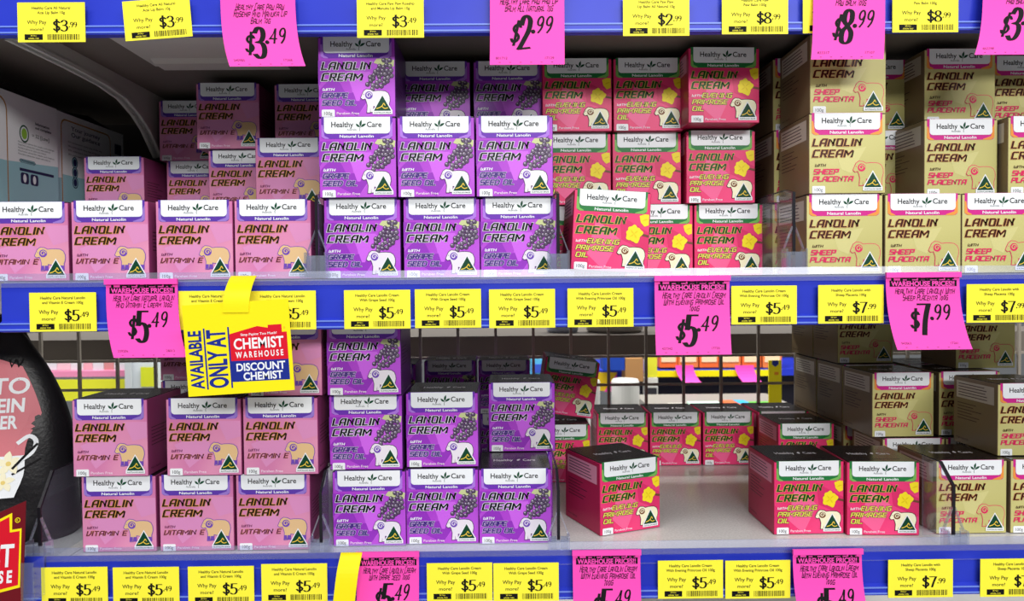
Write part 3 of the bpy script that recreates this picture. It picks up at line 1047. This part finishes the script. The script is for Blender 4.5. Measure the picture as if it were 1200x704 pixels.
ticket('b', 850, 657, *EP, 'evening primrose, right one of two')
ticket('b', 1041, 656, *SP, 'reading $7.99, sheep placenta, in full view')
ticket('b', 1149, 655, *SP, 'reading $7.99, cut by the right edge')


def pink_tag(px, py_top, wpx, hpx, lines, dollars, cents, nums, label, grp, head=True, shift=.05, curl=.020, seed=1):
    s = F_PX / .722
    w_, h_ = wpx / s, hpx / s
    A = Art()
    A.grid(0, -h_, w_, 0, 2, 16, PINK, 0)
    if head:
        A.pen('CHEAPER', w_ * .5, -h_ * .105, h_ * .09, BLACK, 1, width=w_ * .82, align='C', nib=(.13, .12), slant=0)
        A.rect(w_ * .05, -h_ * .165, w_ * .96, -h_ * .085, BLACK, 2.2)
        A.text('WAREHOUSE PRICES!!', w_ * .5, -h_ * .158, h_ * .06, PINK, 3, width=w_ * .86, align='C', bold=.03)
        A.rect(w_ * .05, -h_ * .05, w_ * .96, 0, PINK, 3)
    y = -h_ * .26
    for i, l in enumerate(lines):
        A.pen(l, w_ * (.52 + .0 * i), y, h_ * .056, BLACK, 1, width=w_ * min(.84, .032 * len(l)), align='C', nib=(.10, .10), slant=.22, jit=.09, seed=seed + i, gap=.36, first=1.3)
        y -= h_ * .085
    py_ = y - h_ * .36 + .02 * h_
    A.pen('$', w_ * .27, py_ + h_ * .04, h_ * .25, BLACK, 1, width=w_ * .10, nib=(.11, .03), slant=.20)
    A.pen(dollars, w_ * .385, py_ - h_ * .03, h_ * .40, BLACK, 1, width=w_ * .13, nib=(.16, .03), slant=.10)
    A.pen('.', w_ * .570, py_ + h_ * .17, h_ * .2, BLACK, 1, nib=(.1, .09), slant=.1)
    A.pen(cents, w_ * .61, py_ + h_ * .17, h_ * .19, BLACK, 1, width=w_ * .20, nib=(.10, .05), slant=.2)
    A.text(nums[0], w_ * .08, -h_ * .93, h_ * .03, BLACK, 1)
    A.text(nums[1], w_ * .74, -h_ * .93, h_ * .03, BLACK, 1)
    for i in range(6):
        A.rect(w_ * (.12 + .14 * i), -h_ * .972, w_ * (.145 + .14 * i), -h_ * .966, INK, 1)

    def bend(x, y, z):
        t = -y / h_
        return (x + shift * w_ * t ** 2.6, -z - curl * t ** 2.2, y * (1 - .04 * t))
    A.warp(bend)
    n0 = len(A.v)
    # folded top strip that hooks over the rail
    if head:
        A.box((-.0005, -.0028, -.0035), (w_ + .0005, 0.0, .0015), PINK)
    me = A.mesh('promotion_tag', fix=False)
    o = link('promotion_tag', me)
    o.location = P(px, py_top, -.0098)
    tag(o, label, 'promotion tag', grp)
    return o


TG, MG, LG = 'pink tags on the top rail', 'pink tags on the middle rail', 'pink tags on the lower rail'
pink_tag(258, -14, 86, 98, ['HEALTHY CARE PAW PAW', 'ROSEHIP AND MANUKA LIP', 'BALM 10G'], '3', '49', ('340985', '17368'), 'pink handwritten tag reading $3.49 on the top rail', TG, head=False, shift=.17, curl=.012)
pink_tag(574, -22, 86, 103, ['HEALTHY CARE PAW PAW LIP', 'BALM ALL NATURAL 10G'], '2', '99', ('801712', '17129'), 'pink handwritten tag reading $2.99 on the top rail', TG, head=False, shift=-.01, curl=.008, seed=4)
pink_tag(953, -30, 84, 106, ['HEALTHY CARE PAW', 'PAW BALM 100G'], '8', '99', ('823317', '17107'), 'pink handwritten tag reading $8.99 above the sheep placenta cartons', TG, head=False, shift=-.09, curl=.010, seed=7)
pink_tag(1152, -30, 84, 102, ['HEALTHY CARE PAW', 'PAW BALM 10G'], '3', '49', ('462298', '17110'), 'pink handwritten tag on the top rail, cut by the right edge', TG, head=False, shift=-.24, curl=.014, seed=9)
pink_tag(124, 329, 83, 91, ['HEALTHY CARE NATURAL LANOLIN', 'AND VITAMIN E CREAM 100G'], '5', '49', ('339206', '28013'), 'pink $5.49 tag for vitamin E cream on the middle rail', MG, shift=.24, curl=.02, seed=11)
pink_tag(767, 325, 88, 94, ['HEALTHY CARE LANOLIN CREAM', 'WITH EVENING PRIMROSE OIL', '100G'], '5', '49', ('437342', '17720'), 'pink $5.49 tag for evening primrose cream on the middle rail', MG, shift=-.005, curl=.008, seed=13)
pink_tag(1038, 321, 87, 91, ['HEALTHY CARE LANOLIN WITH', 'SHEEP PLACENTA 100G'], '7', '99', ('943063', '17261'), 'pink $7.99 tag for sheep placenta cream on the middle rail', MG, shift=.03, curl=.018, seed=15)
pink_tag(418, 648, 73, 92, ['HEALTHY CARE LANOLIN CREAM', 'WITH GRAPE SEED 100G'], '5', '49', ('943061', '17260'), 'pink $5.49 tag for grape seed cream on the lower rail', LG, shift=.0, curl=.012, seed=17)
pink_tag(671, 646, 80, 94, ['HEALTHY CARE LANOLIN CREAM', 'WITH EVENING PRIMROSE OIL', '100G'], '5', '49', ('437342', '17720'), 'pink $5.49 tag under the turned primrose carton, lower rail', LG, shift=.0, curl=.01, seed=19)
pink_tag(929, 645, 82, 94, ['HEALTHY CARE LANOLIN CREAM', 'WITH EVENING PRIMROSE OIL', '100G'], '5', '49', ('437342', '17720'), 'pink $5.49 tag under the front pair of primrose cartons', LG, shift=.07, curl=.014, seed=21)

# ------------------------------------------------------------------ hanging yellow sign and its strap
sx = 1.0 / (F_PX / .696)
SWd, SHd = 124 * sx, 107 * sx
p0 = P(213, 358, -.034)
t = empty('hanging_sign', p0, 'yellow hanging sign with red and blue store logo on the middle rail', 'sign')
t.rotation_euler = (0, radians(-3.2), 0)
A = Art()
A.box((0, -SHd, -.0007), (SWd, 0, -.0001), YEL2)
A.rect(0, -SHd, SWd, 0, YEL2, 0)


def sg(x, y):   # position on the sign as fractions from its top left
    return (x * SWd, -y * SHd)


T = Art()
T.text('AVAILABLE', 0, 0, .115, SIGNBLUE, 1, width=.64, bold=.035)
T.text('ONLY AT', 0, -.225, .165, SIGNBLUE, 1, width=.64, bold=.035)
for yy in (-.033, -.262):
    T.rect(-.01, yy - .008, .66, yy + .008, SIGNBLUE, 1)
T.warp(lambda x, y, z: (SWd * .155 - y * SWd, -SHd * .925 + x * SHd, z))
n = len(A.v)
A.v += T.v
for f, q in zip(T.f, T.m):
    A.f.append(tuple(n + i for i in f))
    A.m.append(A.slot(T.slots[q]))
A.poly([sg(*q) for q in ((.425, .345), (.69, .275), (.79, .30), (.79, .27), (.92, .27), (.92, .355), (.965, .355), (.965, .66), (.425, .64))], SIGNRED, 1)
A.poly([sg(*q) for q in ((.425, .64), (.965, .655), (.965, .88), (.425, .87))], SIGNBLUE, 1.3)
A.text('Stop Paying Too Much!', *sg(.70, .372), .0021, WHITE, 2, width=SWd * .34, align='C', bold=.015)
A.text('CHEMIST', *sg(.695, .515), SHd * .112, WHITE, 2, width=SWd * .47, align='C', bold=.022)
A.text('W A R E H O U S E', *sg(.695, .61), SHd * .062, WHITE, 2, width=SWd * .45, align='C', bold=.025)
A.text('DISCOUNT', *sg(.70, .755), SHd * .080, WHITE, 2, width=SWd * .46, align='C', bold=.025)
A.text('CHEMIST', *sg(.715, .858), SHd * .080, WHITE, 2, width=SWd * .37, align='C', bold=.025)
A.stroke([(SWd * .945 + .0007 * cos(i), -SHd * .31 + .0007 * sin(i)) for i in range(7)], .0001, .0001, SIGNRED, 1)
A.warp(lambda x, y, z: (x, -z, y))
A.build('sign_board', t, fix=False)
# strap: a bent ribbon from the rail to the board
A = Art()
ctr = [(-.036, .0035 + .0, .033), (-.036, .006, .028), (-.012, .0030, .031)]
pa = [P(286, 323, -.010), P(284, 326, -.016), P(280, 336, -.028), P(277, 350, -.0345), P(276, 366, -.0352)]
pts = crom3(pa)
hw = .0118
for (q, r) in zip(pts[:-1], pts[1:]):
    A.face([(q[0] - hw, q[1], q[2]), (r[0] - hw, r[1], r[2]), (r[0] + hw, r[1], r[2]), (q[0] + hw, q[1], q[2])], YEL2)
A.v = [tuple(t.matrix_basis.inverted() @ Vector(v)) for v in A.v]
o = A.build('strap', t, fix=False)
sm = o.modifiers.new('thickness', 'SOLIDIFY')
sm.thickness = .0006

# yellow strip beside the grape seed tag
A = Art()
pa = [P(412, 647, -.012), P(411, 652, -.017), P(407, 672, -.024), P(403, 706, -.027), P(401, 730, -.028)]
pa = crom3(pa)
for (q, r) in zip(pa[:-1], pa[1:]):
    A.face([(q[0] - .0100, q[1], q[2]), (r[0] - .0100, r[1], r[2]), (r[0] + .0100, r[1], r[2]), (q[0] + .0100, q[1], q[2])], YEL2)
o = A.build('sign_strap', fix=False)
sm = o.modifiers.new('thickness', 'SOLIDIFY')
sm.thickness = .0006
tag(o, 'plain yellow strap hanging from the lower rail by the grape seed tag', 'strap')

# ------------------------------------------------------------------ clear dividers


def divider(X, zf, depth, front, slant, label):
    t = empty('shelf_divider', (X, .014, zf + .0016), label, 'divider', 'clear shelf dividers')
    w2 = .0009
    a = MB()
    top = front + slant
    a.prism([(.0, .0), (.0, front), (.022 if slant else .004, top), (depth, top), (depth, 0)], -w2, w2, CLEAR)
    a.build('divider_sheet', t)
    a = MB()
    a.prism([(-.0012, .018), (-.0012, front), (.0008, front), (.0008, .018)], -.0015, .0015, EDGE)
    if slant:
        a.prism([(-.0012, front), (.0215, top + .0008), (.0240, top), (.0012, front - .001)], -.0014, .0014, EDGE)
        a.prism([(.0215, top + .0008), (depth, top + .0008), (depth, top), (.0215, top - .0002)], -.0009, .0009, EDGE)
    a.build('divider_edge', t)
    a = MB()
    for x0, x1, z1 in ((-.0105, -.0085, .024), (.0085, .0105, .024), (-.0085, .0085, .0012)):
        a.box((x0, -.009, 0), (x1, .004, z1), CLIPM)
    a.box((-.0085, -.009, .0012), (.0085, -.0078, .021), CLIPM)
    a.box((-.0085, .0012, .0012), (-.0022, .0024, .021), CLIPM)
    a.box((.0022, .0012, .0012), (.0085, .0024, .021), CLIPM)
    a.box((-.0145, -.0105, -.0002), (.0145, -.0092, .004), CLIPM)
    a.build('clip_base', t)
    a = MB()
    for sg_ in (-1, 1):
        a.prism([(sg_ * .0016, .046), (sg_ * .0098, .0245), (sg_ * .0088, .0242), (sg_ * .0016, .0435)], -.002, .002, CLIPM, axis='Y')
    a.build('brace', t)
    return t


divider(-.1795, FM, .40, .0790, .004, 'clear divider between pink vitamin and purple cartons, middle shelf')
divider(.0532, FM, .40, .0790, .004, 'clear divider left of the tilted pink carton, middle shelf')
divider(.2820, FM, .40, .0790, .004, 'clear divider beside the beige stack, middle shelf')
divider(-.4515, FL, .40, .0560, .030, 'clear divider at the left end of the lower shelf')
divider(-.1796, FL, .40, .0670, .016, 'clear divider between pink and purple cartons, lower shelf')
divider(.0515, FL, .30, .0670, .016, 'clear divider right of the purple cartons, lower shelf')
divider(.4395, FL, .055, .0670, .018, 'clear divider in front of the beige cartons, lower shelf')

# ------------------------------------------------------------------ white cartons in the left bay
AQUA = mat('white_carton_aqua', (160, 205, 214), .4)
OFFW = mat('white_carton_board', (240, 240, 242), .4)
COPPER = mat('copper_line', (186, 128, 58), .4)
NAVY = mat('navy_ink', (34, 36, 80), .5)


def white_carton(y0, y1, label, second):
    X, Zt = -.548, .2165
    D = y1 - y0
    a = Art()
    a.box((-.16, 0, 0), (0, D, Zt - FM - .001), OFFW)
    S = Art()
    H = Zt - FM - .001
    def h(f):
        return H * (.5 + .5 * f)
    S.poly([(0, 0), (D, 0), (D, h(.33)), (D * .5, h(.28)), (0, h(.22))], AQUA, 1)

    def frame(x0, y0_, x1, y1_, r):
        S.rrect(x0, y0_, x1, y1_, r, COPPER, 1.5)
        S.rrect(x0 + .0018, y0_ + .0018, x1 - .0018, y1_ - .0018, r - .001, OFFW, 2)
        S.rect(x0 + .0018, y0_ + .0018, x1 - .0018, h(.27), AQUA, 2.5)
    if second:
        frame(.008, -.01 + .012, D * .78, h(.93), .01)
        for i, l in enumerate(('Your journey', 'Our guidance')):
            S.text(l, D * .40, h(.82 - .075 * i), .0052, NAVY, 3, align='C', width=D * .42, bold=.01)
        for i in range(4):
            S.text('We understand every step of the way', D * .14, h(.665 - .05 * i), .0022, GREY_T, 3, width=D * (.5 - .03 * (i % 2)))
        for i in range(3):
            S.disc(D * .23, h(.44 - .12 * i), .0065, .0075, NAVY, 3, 16)
            S.disc(D * .23, h(.44 - .12 * i), .0050, .006, AQUA, 3.5, 16)
            S.disc(D * .23, h(.44 - .12 * i), .0040, .005, NAVY, 4, 16)
        S.rect(D * .85, h(.7), D * .96, h(.84), NAVY, 2)
    else:
        frame(-.02, .002, D * .42, h(.93), .014)
        for i in range(5):
            S.text(('your journey', 'becomes ours', 'we may will', 'support you', 'important')[i], D * .02, h(.70 - .06 * i), .0026, GREY_T, 3, width=D * .28)
        S.text('Information', D * .73, h(.735), .0028, BLACK, 3, width=D * .17, bold=.02)
        S.text('not complete', D * .73, h(.69), .0028, BLACK, 3, width=D * .19, bold=.02)
        S.disc(D * .60, h(.60), .0085, .010, LEAF, 3, 18)
        S.disc(D * .60, h(.60), .0068, .0082, WHITE, 3.5, 18)
        S.disc(D * .60, h(.60), .0050, .0062, mat('lime_seal', (150, 196, 70), .4), 4, 18)
        S.text('= 32 [Low]', D * .69, h(.59), .0042, BLACK, 3, width=D * .20)
        for i in range(5):
            S.text('Nutrition advice for adults and children', D * .53, h(.495 - .032 * i), .0018, GREY_T, 3, width=D * (.42 - .05 * (i % 3)))
        S.rrect(D * .54, h(.285), D * .72, h(.325), .003, NAVY, 3)
        S.rrect(D * .545, h(.288), D * .715, h(.322), .003, AQUA, 3.5)
        S.text('More content', D * .63, h(.298), .0022, NAVY, 4, align='C', width=D * .14)
        S.rect(D * .54, h(.195), D * .94, h(.225), NAVY, 3)
        for i in range(2):
            S.rrect(D * (.55 + .11 * i), h(.06), D * (.64 + .11 * i), h(.18), .003, NAVY, 3)
            S.disc(D * (.595 + .11 * i), h(.12), .003, .005, WHITE, 4, 12)
    S.warp(lambda x, y, z: (z, x, y))
    n = len(a.v)
    a.v += S.v
    for f, q in zip(S.f, S.m):
        a.f.append(tuple(n + i for i in f))
        a.m.append(a.slot(S.slots[q]))
    root = a.build('supplement_carton', fix=False)
    root.location = (X, y0, FM + .0005)
    root.rotation_euler = (0, 0, radians(-1.0))
    tag(root, label, 'carton', 'white cartons in the left bay')
    b = MB()
    b.box((-.158, .002, H), (-.002, D - .002, H + .0008), LID)
    b.prism([(.002, H + .0005), (D * .5, H + .010), (D - .002, H + .0005)], -.155, -.006, LID)
    b.build('lid_flap', root)
    return root


white_carton(.062, .222, 'white supplement carton with aqua base and green seal, nearer one', False)
white_carton(.226, .386, 'white supplement carton with copper frame and two headline lines, farther one', True)

# ------------------------------------------------------------------ black pouches in the left bay
PBLK = mat('pouch_black_foil', (26, 25, 28), .35, bump=.5)
PBRN = mat('pouch_dark_foil', (46, 40, 40), .45, bump=.4)
PPINK = mat('pouch_salmon', (214, 122, 132), .45)
VAN = mat('vanilla_petal', (246, 240, 208), .45)
VANC = mat('vanilla_heart', (232, 206, 120), .45)


def pouch_section(t, lean=False):
    """half width, half depth of the stand-up pouch at height fraction t."""
    hw = .122 - (.075 * max(0, (t - .25) / .75) if lean else .064 * max(0, (t - .30) / .70) ** 2.2)
    hd = .050 * (1 - t) ** .65 + .0012
    return hw, hd


PHT = .236


def pouch_front(x, z):
    t = min(max(z / PHT, 0), 1)
    hw, hd = pouch_section(t)
    u = min(abs(x) / hw, 1)
    return -hd * (1 - u ** 3.2) ** .6 if u < 1 else 0


def pouch(loc, label, front, yaw, foil):
    a = MB()
    n, rows = 72, 30
    for r in range(rows + 1):
        t = r / rows
        hw, hd = pouch_section(t, not front)
        for i in range(n):
            an = 2 * pi * i / n
            c, s = cos(an), sin(an)
            wob = .0012 * sin(9 * t + 3 * an) + .0008 * sin(23 * t + 5 * an)
            a.v.append((hw * math.copysign(abs(c) ** .62, c), (hd + wob * (1 - t)) * math.copysign(abs(s) ** .8, s), t * PHT))
    k = a.slot(foil)
    for r in range(rows):
        for i in range(n):
            j = (i + 1) % n
            a.f.append((r * n + i, r * n + j, (r + 1) * n + j, (r + 1) * n + i))
            a.m.append(k)
    a.f.append(tuple(reversed(range(n))))
    a.f.append(tuple(rows * n + i for i in range(n)))
    a.m += [k, k]
    root = a.build('powder_pouch', smooth=True)
    root.location = loc
    root.rotation_euler = (0, 0, radians(yaw))
    tag(root, label, 'pouch', 'black pouches in the left bay')
    if not front:
        return root
    A = Art()
    if front:
        def blob(z):
            return .074 + .028 * math.exp(-((z - .150) / .045) ** 2) + .010 * math.exp(-((z - .075) / .025) ** 2)
        zs = [.050 + .0071 * i for i in range(23)]
        for z0, z1 in zip(zs[:-1], zs[1:]):
            xr0, xr1 = [min(blob(q) * min(1, (.213 - q) / .03), pouch_section(q / PHT)[0] - .016) for q in (z0, z1)]
            for k_ in range(20):
                f0, f1 = k_ / 10 - 1, (k_ + 1) / 10 - 1
                A.poly([(xr0 * f0, z0), (xr0 * f1, z0), (xr1 * f1, z1), (xr1 * f0, z1)], PPINK if z0 > .086 else WHITE, 3)
        A.text('KETO', .086, .157, .016, WHITE, 5, align='R', width=.061, bold=.02)
        A.text('PROTEIN', .083, .138, .0135, WHITE, 5, align='R', width=.068, bold=.03)
        A.text('POWDER', .078, .121, .0128, WHITE, 5, align='R', width=.060, bold=.03)
        A.text('EXTRACT', .060, .1115, .0062, BLACK, 5, align='R', width=.05, bold=.02)
        A.text('W', .078, .184, .009, BLACK, 5, align='R')
        A.grid(-.02, .091, .062, .104, 12, 1, mat('pouch_panel', (62, 60, 66), .4), 5)
        for (fx, fz, r) in ((.050, .076, .016), (.072, .085, .013), (.068, .066, .011)):
            for a_ in range(5):
                leaf(A, fx, fz, 72 * a_ + 15, r, r * .36, VAN, 6 + .2 * a_)
            A.disc(fx, fz, r * .2, r * .2, VANC, 7.5, 8)
        A.stroke(crom([(.076, .080), (.088, .094), (.096, .103)]), .0012, .0012, BLACK, 7)
        A.stroke(crom([(.076, .074), (.090, .082), (.099, .087)]), .0010, .0010, BLACK, 7)
        A.stroke(crom([(.080, .106), (.089, .112), (.095, .106), (.092, .095), (.083, .088)]), .002, .002, WHITE, 6)
        for dx, dz, r in ((.101, .048, .0028), (.107, .055, .0016), (.111, .066, .0014), (.102, .104, .0013), (.105, .096, .001)):
            A.disc(dx, dz, r, r, WHITE, 6, 8)
        A.text('VANILLA', .08, .024, .0045, WHITE, 5, align='R')
    A.warp(lambda x, z, L: (x, pouch_front(x, z) - .0032 - L * 1.6, z))
    A.build('printed_front', root, fix=False)
    return root


pouch((-.597, .108, FL + .0006), 'black protein powder pouch with pink blob and vanilla flowers, front one', True, 6, PBLK)
pouch((-.652, .228, FL + .0006), 'dark powder pouch standing behind the black protein pouch', False, 4, PBRN)

# ------------------------------------------------------------------ red store sign at the lower left
p0 = P(-92, 640, -.022)
s = 1.0 / (F_PX / .708)
t = empty('store_sign', p0, 'red store sign with yellow outline at the lower left corner', 'sign')
A = Art()


def sp(px, py):
    return ((px + 92) * s, -(py - 640) * s)


pl = [(-92, 640), (27, 595), (30, 720), (-92, 730)]
A.poly([sp(*q) for q in pl], DKRED, 0)
A.prism([sp(*q) for q in pl], -.0009, -.0001, DKRED, axis='Z')
A.poly([sp(*q) for q in ((-92, 655), (12, 608), (13, 628), (24, 627), (26, 697), (-92, 720))], YEL2, 1)
A.poly([sp(*q) for q in ((-92, 660), (9, 612.5), (10.5, 631), (22, 630), (23.6, 694), (-92, 716))], SIGNRED, 2)
A.text('CHEMIST', *sp(17, 671), .020, WHITE, 3, align='R', width=.082, bold=.022)
A.text('W A R E H O U S E', *sp(16, 690), .0105, WHITE, 3, align='R', width=.084, bold=.04)
A.stroke([(sp(19, 617)[0] + .0022 * cos(i * .7), sp(19, 617)[1] + .0022 * sin(i * .7)) for i in range(10)], .0003, .0003, YEL2, 3)
A.text('R', *sp(17.6, 618.5), .0022, YEL2, 3)
A.warp(lambda x, y, z: (x + y * .08, -z, y + x * .06))
A.build('sign_board', t, fix=False)
a = MB()
a.box((.0, -.001, -.018), (.012, .0, .018), CLEAR)
a.box((.0105, -.001, -.018), (.012, .016, .018), CLEAR)
o = a.build('sign_clip', t)
o.location = P(25, 682, -.0235) - p0

# ------------------------------------------------------------------ behind the grid: neighbouring display and the next aisle
a = MB()
a.box((-.90, .535, -.124), (.95, .545, -.0895), DSTEEL)
a.box((-.90, .545, -.096), (.95, .95, -.0895), DSTEEL)
tag(a.build('rear_shelf'), 'grey shelf edge seen through the wire grid', 'shelf')
for px, py, r, h, c, lab in ((660, 394, .028, .035, (196, 204, 226), 'pale blue base of a bottle on the rear shelf behind the grid'),
                              (722, 394, .050, .035, (190, 184, 178), 'round grey tub base on the rear shelf behind the grid')):
    p = P(px, py, .60)
    a = MB()
    mm = mat('tub_%d' % px, c, .3)
    a.lathe([(0, 0), (r * .9, 0), (r, .004), (r, h), (r * .8, h + .008), (0, h + .008)], mm, seg=28)
    o = a.build('tub', smooth=False)
    o.location = (p.x, .62, -.0893)
    tag(o, lab, 'tub')

FY = 2.45  # front of the next aisle's shelves
fz = P(780, 437, FY).z


def far_box(name, px0, px1, py0, py1, Y, depth, c, label, cat, grp=None, lidc=None, rough=.45):
    p, q = P(px0, py1, Y), P(px1, py0, Y)
    a = MB()
    a.box((-(q.x - p.x) / 2, 0, 0), ((q.x - p.x) / 2, depth, q.z - p.z), mat('far_%d_%d' % (px0, py0), c, rough))
    if lidc:
        h = q.z - p.z
        a.box((-(q.x - p.x) * .40, -.002, h * .25), ((q.x - p.x) * .40, 0, h * .7), mat('far_label_%d_%d' % (px0, py0), lidc, rough))
    o = a.build(name)
    o.location = ((p.x + q.x) / 2, Y, p.z)
    return tag(o, label, cat, grp)


# right-hand stretch of the next aisle
t = empty('aisle_shelf', (P(780, 430, FY).x, FY, fz), 'next aisle shelf with blue rail and yellow ticket strip beyond the grid', 'shelf')
p, q = P(700, 442, FY), P(1010, 431, FY)
a = MB()
a.box((p.x, FY, p.z), (q.x, FY + .45, q.z), BLUE)
a.v = [tuple(Vector(v) - t.location) for v in a.v]
a.build('deck', t)
p, q = P(770, 441.5, FY), P(905, 433, FY)
a = MB()
a.box((p.x, FY - .004, p.z), (q.x, FY, q.z), YEL2)
a.v = [tuple(Vector(v) - t.location) for v in a.v]
a.build('ticket_strip', t)
a = MB()
p, q = P(740, 380, FY + .45), P(1010, 540, FY + .45)
a.box((p.x, FY + .452, q.z - .3), (q.x, FY + .47, p.z + .3), mat('far_dark_panel', (40, 38, 50), .6))
a.v = [tuple(Vector(v) - t.location) for v in a.v]
a.build('back_panel', t)
orange = [(773, 794), (795, 818), (820, 842), (844, 868), (870, 892), (894, 916)]
for i, (u, v) in enumerate(orange):
    far_box('orange_carton', u, v, 405, 430.5, FY + .02, .12, (244, 112, 52) if i % 2 == 0 else (238, 130, 70), 'orange carton on the next aisle shelf, %s' % ('first behind the pink tag', 'second', 'third', 'fourth', 'fifth', 'sixth by the wire grid corner')[i], 'carton', 'orange cartons in the next aisle', lidc=(250, 220, 180))
for i, (u, v) in enumerate(((792, 813), (862, 884))):
    p, q = P(u, 449, FY - .02), P(v, 428, FY - .02)
    A = Art()
    A.grid(p.x, p.z, q.x, q.z, 1, 6, PINK, 0)
    hgt = q.z - p.z
    A.warp(lambda x, y, z: (x + .03 * ((q.z - y) / hgt) ** 2, FY - .012 - .03 * ((q.z - y) / hgt) ** 2, y))
    o = A.build('aisle_tag', fix=False)
    tag(o, 'pink tag on the next aisle rail, ' + ('left one', 'right one')[i], 'promotion tag', 'pink tags in the next aisle')
far_box('aisle_sign', 755, 770, 417, 442, FY - .05, .004, (226, 224, 60), 'yellow green sale sign seen through the grid', 'sign')
far_box('white_bottle', 756, 771, 443, 480, FY - .06, .05, (226, 226, 220), 'white pack under the yellow green sale sign', 'bottle', lidc=(60, 60, 66))
far_box('brown_carton', 733, 754, 420, 447, FY - .12, .1, (178, 132, 84), 'brown carton beyond the grid beside the sale sign', 'carton')
far_box('blue_tub', 707, 732, 418, 434, FY - .12, .1, (34, 70, 170), 'deep blue tub beyond the grid', 'tub')
far_box('sale_card', 697, 723, 436, 458, FY - .03, .004, (246, 206, 40), 'yellow sale card beyond the grid', 'card')
a = MB()
p, q = P(708, 459, FY - .036), P(723, 438, FY - .036)
a.prism([(p.x, p.z), (q.x, p.z), (q.x, q.z)], FY - .036, FY - .033, PINK, axis='Y')
tag(a.build('pink_flag'), 'pink triangular card over the yellow sale card', 'card')
for px0, px1, lab in ((719, 752, 'white round tub stack beyond the grid'), (690, 704, 'white narrow tub beyond the grid, left of the stack')):
    p, q = P(px0, 500, 1.9), P(px1, 446, 1.9)
    a = MB()
    r, h = (q.x - p.x) / 2, q.z - p.z
    a.lathe([(0, 0), (r, 0), (r, h * .42), (r * .94, h * .44), (r, h * .46), (r, h * .95), (r * .9, h), (0, h)], mat('white_tub', (220, 220, 216), .35), seg=28)
    o = a.build('white_tub')
    o.location = ((p.x + q.x) / 2, 1.9 + r, p.z)
    tag(o, lab, 'tub', 'white tubs beyond the grid')
far_box('blue_carton', 622, 636, 420, 442, FY - .1, .1, (90, 180, 226), 'light blue carton glimpsed left of the tilted carton', 'carton', lidc=(60, 90, 200))
far_box('yellow_carton', 612, 640, 414, 420, FY - .1, .1, (244, 226, 60), 'yellow carton glimpsed above the light blue carton', 'carton')
# low display heaped with packs, bottom of the opening
t = empty('display_table', P(800, 500, 1.7), 'low display table heaped with packs beyond the grid', 'table')
p, q = P(776, 540, 1.7), P(960, 480, 1.7)
a = MB()
a.box((p.x, 1.70, -1.19), (q.x, 2.2, q.z - .02), mat('table_grey', (150, 146, 140), .5))
a.v = [tuple(Vector(v) - t.location) for v in a.v]
a.build('table_body', t)
zt = q.z - .0195
for i, (u, v, h, c, lab) in enumerate(((777, 791, .02, (206, 214, 214), 'white pack'), (792, 815, .035, (226, 226, 214), 'cream pack'), (816, 854, .045, (190, 220, 206), 'pale green pack'),
                                        (856, 872, .05, (236, 112, 70), 'orange pack'), (873, 886, .05, (60, 176, 226), 'sky blue pack'), (888, 930, .04, (90, 190, 60), 'bright green pack'))):
    p, q = P(u, 480, 1.72), P(v, 480, 1.72)
    a = MB()
    a.box((-(q.x - p.x) / 2, 0, 0), ((q.x - p.x) / 2, .13, h * .6), mat('pack_%d' % u, c, .4))
    o = a.build('product_pack')
    o.location = ((p.x + q.x) / 2, 1.72, zt + .0004)
    tag(o, lab + ' lying on the display table beyond the grid', 'pack', 'packs on the display table')
# yellow standing card at the right end of the opening
p, q = P(901, 468, 1.1), P(916, 422, 1.1)
t = empty('standing_card', ((p.x + q.x) / 2, 1.1, p.z), 'yellow standing card with blue badge at the right end of the opening', 'card')
w_, h_ = q.x - p.x, q.z - p.z
a = MB()
a.box((-w_ / 2, 0, -.4), (w_ / 2, .004, h_), YEL2)
a.build('card_board', t)
A = Art()
A.poly([(-.008, h_), (.008, h_), (.008, h_ - .010), (0, h_ - .016), (-.008, h_ - .010)], SIGNBLUE, 1)
A.rect(-.002, h_ - .035, .008, h_ - .028, mat('card_orange', (240, 150, 40), .5), 1)
A.warp(lambda x, y, z: (x, -z, y))
A.build('card_badge', t, fix=False)

# left-hand stretch of the next aisle
LY = 2.45
t = empty('aisle_shelf', (P(120, 440, LY).x, LY, P(120, 440, LY).z), 'next aisle shelf with pink band and yellow tickets at the left', 'shelf')
for nme, u, v, y0, y1, yy, c in (('pink_rail', 40, 147, 434, 442, LY - .004, (246, 150, 190)), ('ticket_strip', 40, 147, 444, 470, LY - .006, (236, 236, 60)), ('upright', 147, 153, 395, 480, LY - .05, (200, 206, 210)),
                                  ('white_end_panel', 153, 200, 395, 480, LY - .03, (214, 222, 228))):
    p, q = P(u, y1, yy), P(v, y0, yy)
    a = MB()
    a.box((p.x, yy, p.z), (q.x, yy + (.004 if nme != 'pink_rail' else .3), q.z), mat('left_' + nme, c, .5))
    if nme == 'upright':
        t = empty('aisle_end_panel', p, 'white upright and end panel of the next aisle at the left', 'panel')
    a.v = [tuple(Vector(x) - t.location) for x in a.v]
    a.build(nme, t)
for i, (u, v, c) in enumerate(((52, 66, (226, 232, 236)), (67, 82, (238, 206, 214)), (83, 97, (226, 230, 232)), (98, 108, (236, 180, 190)), (109, 121, (222, 228, 232)), (122, 133, (214, 150, 150)), (134, 146, (228, 232, 236)))):
    far_box('white_pack', u, v, 412, 433.6, LY + .02, .08, c, 'pale pack on the next aisle shelf at the left, %s in its row' % ('first', 'second', 'third', 'fourth', 'fifth', 'sixth', 'last')[i], 'pack', 'pale packs in the next aisle')
far_box('green_ticket', 165, 183, 430, 453, LY - .04, .004, (214, 222, 50), 'yellow green ticket on the white panel end', 'price ticket')
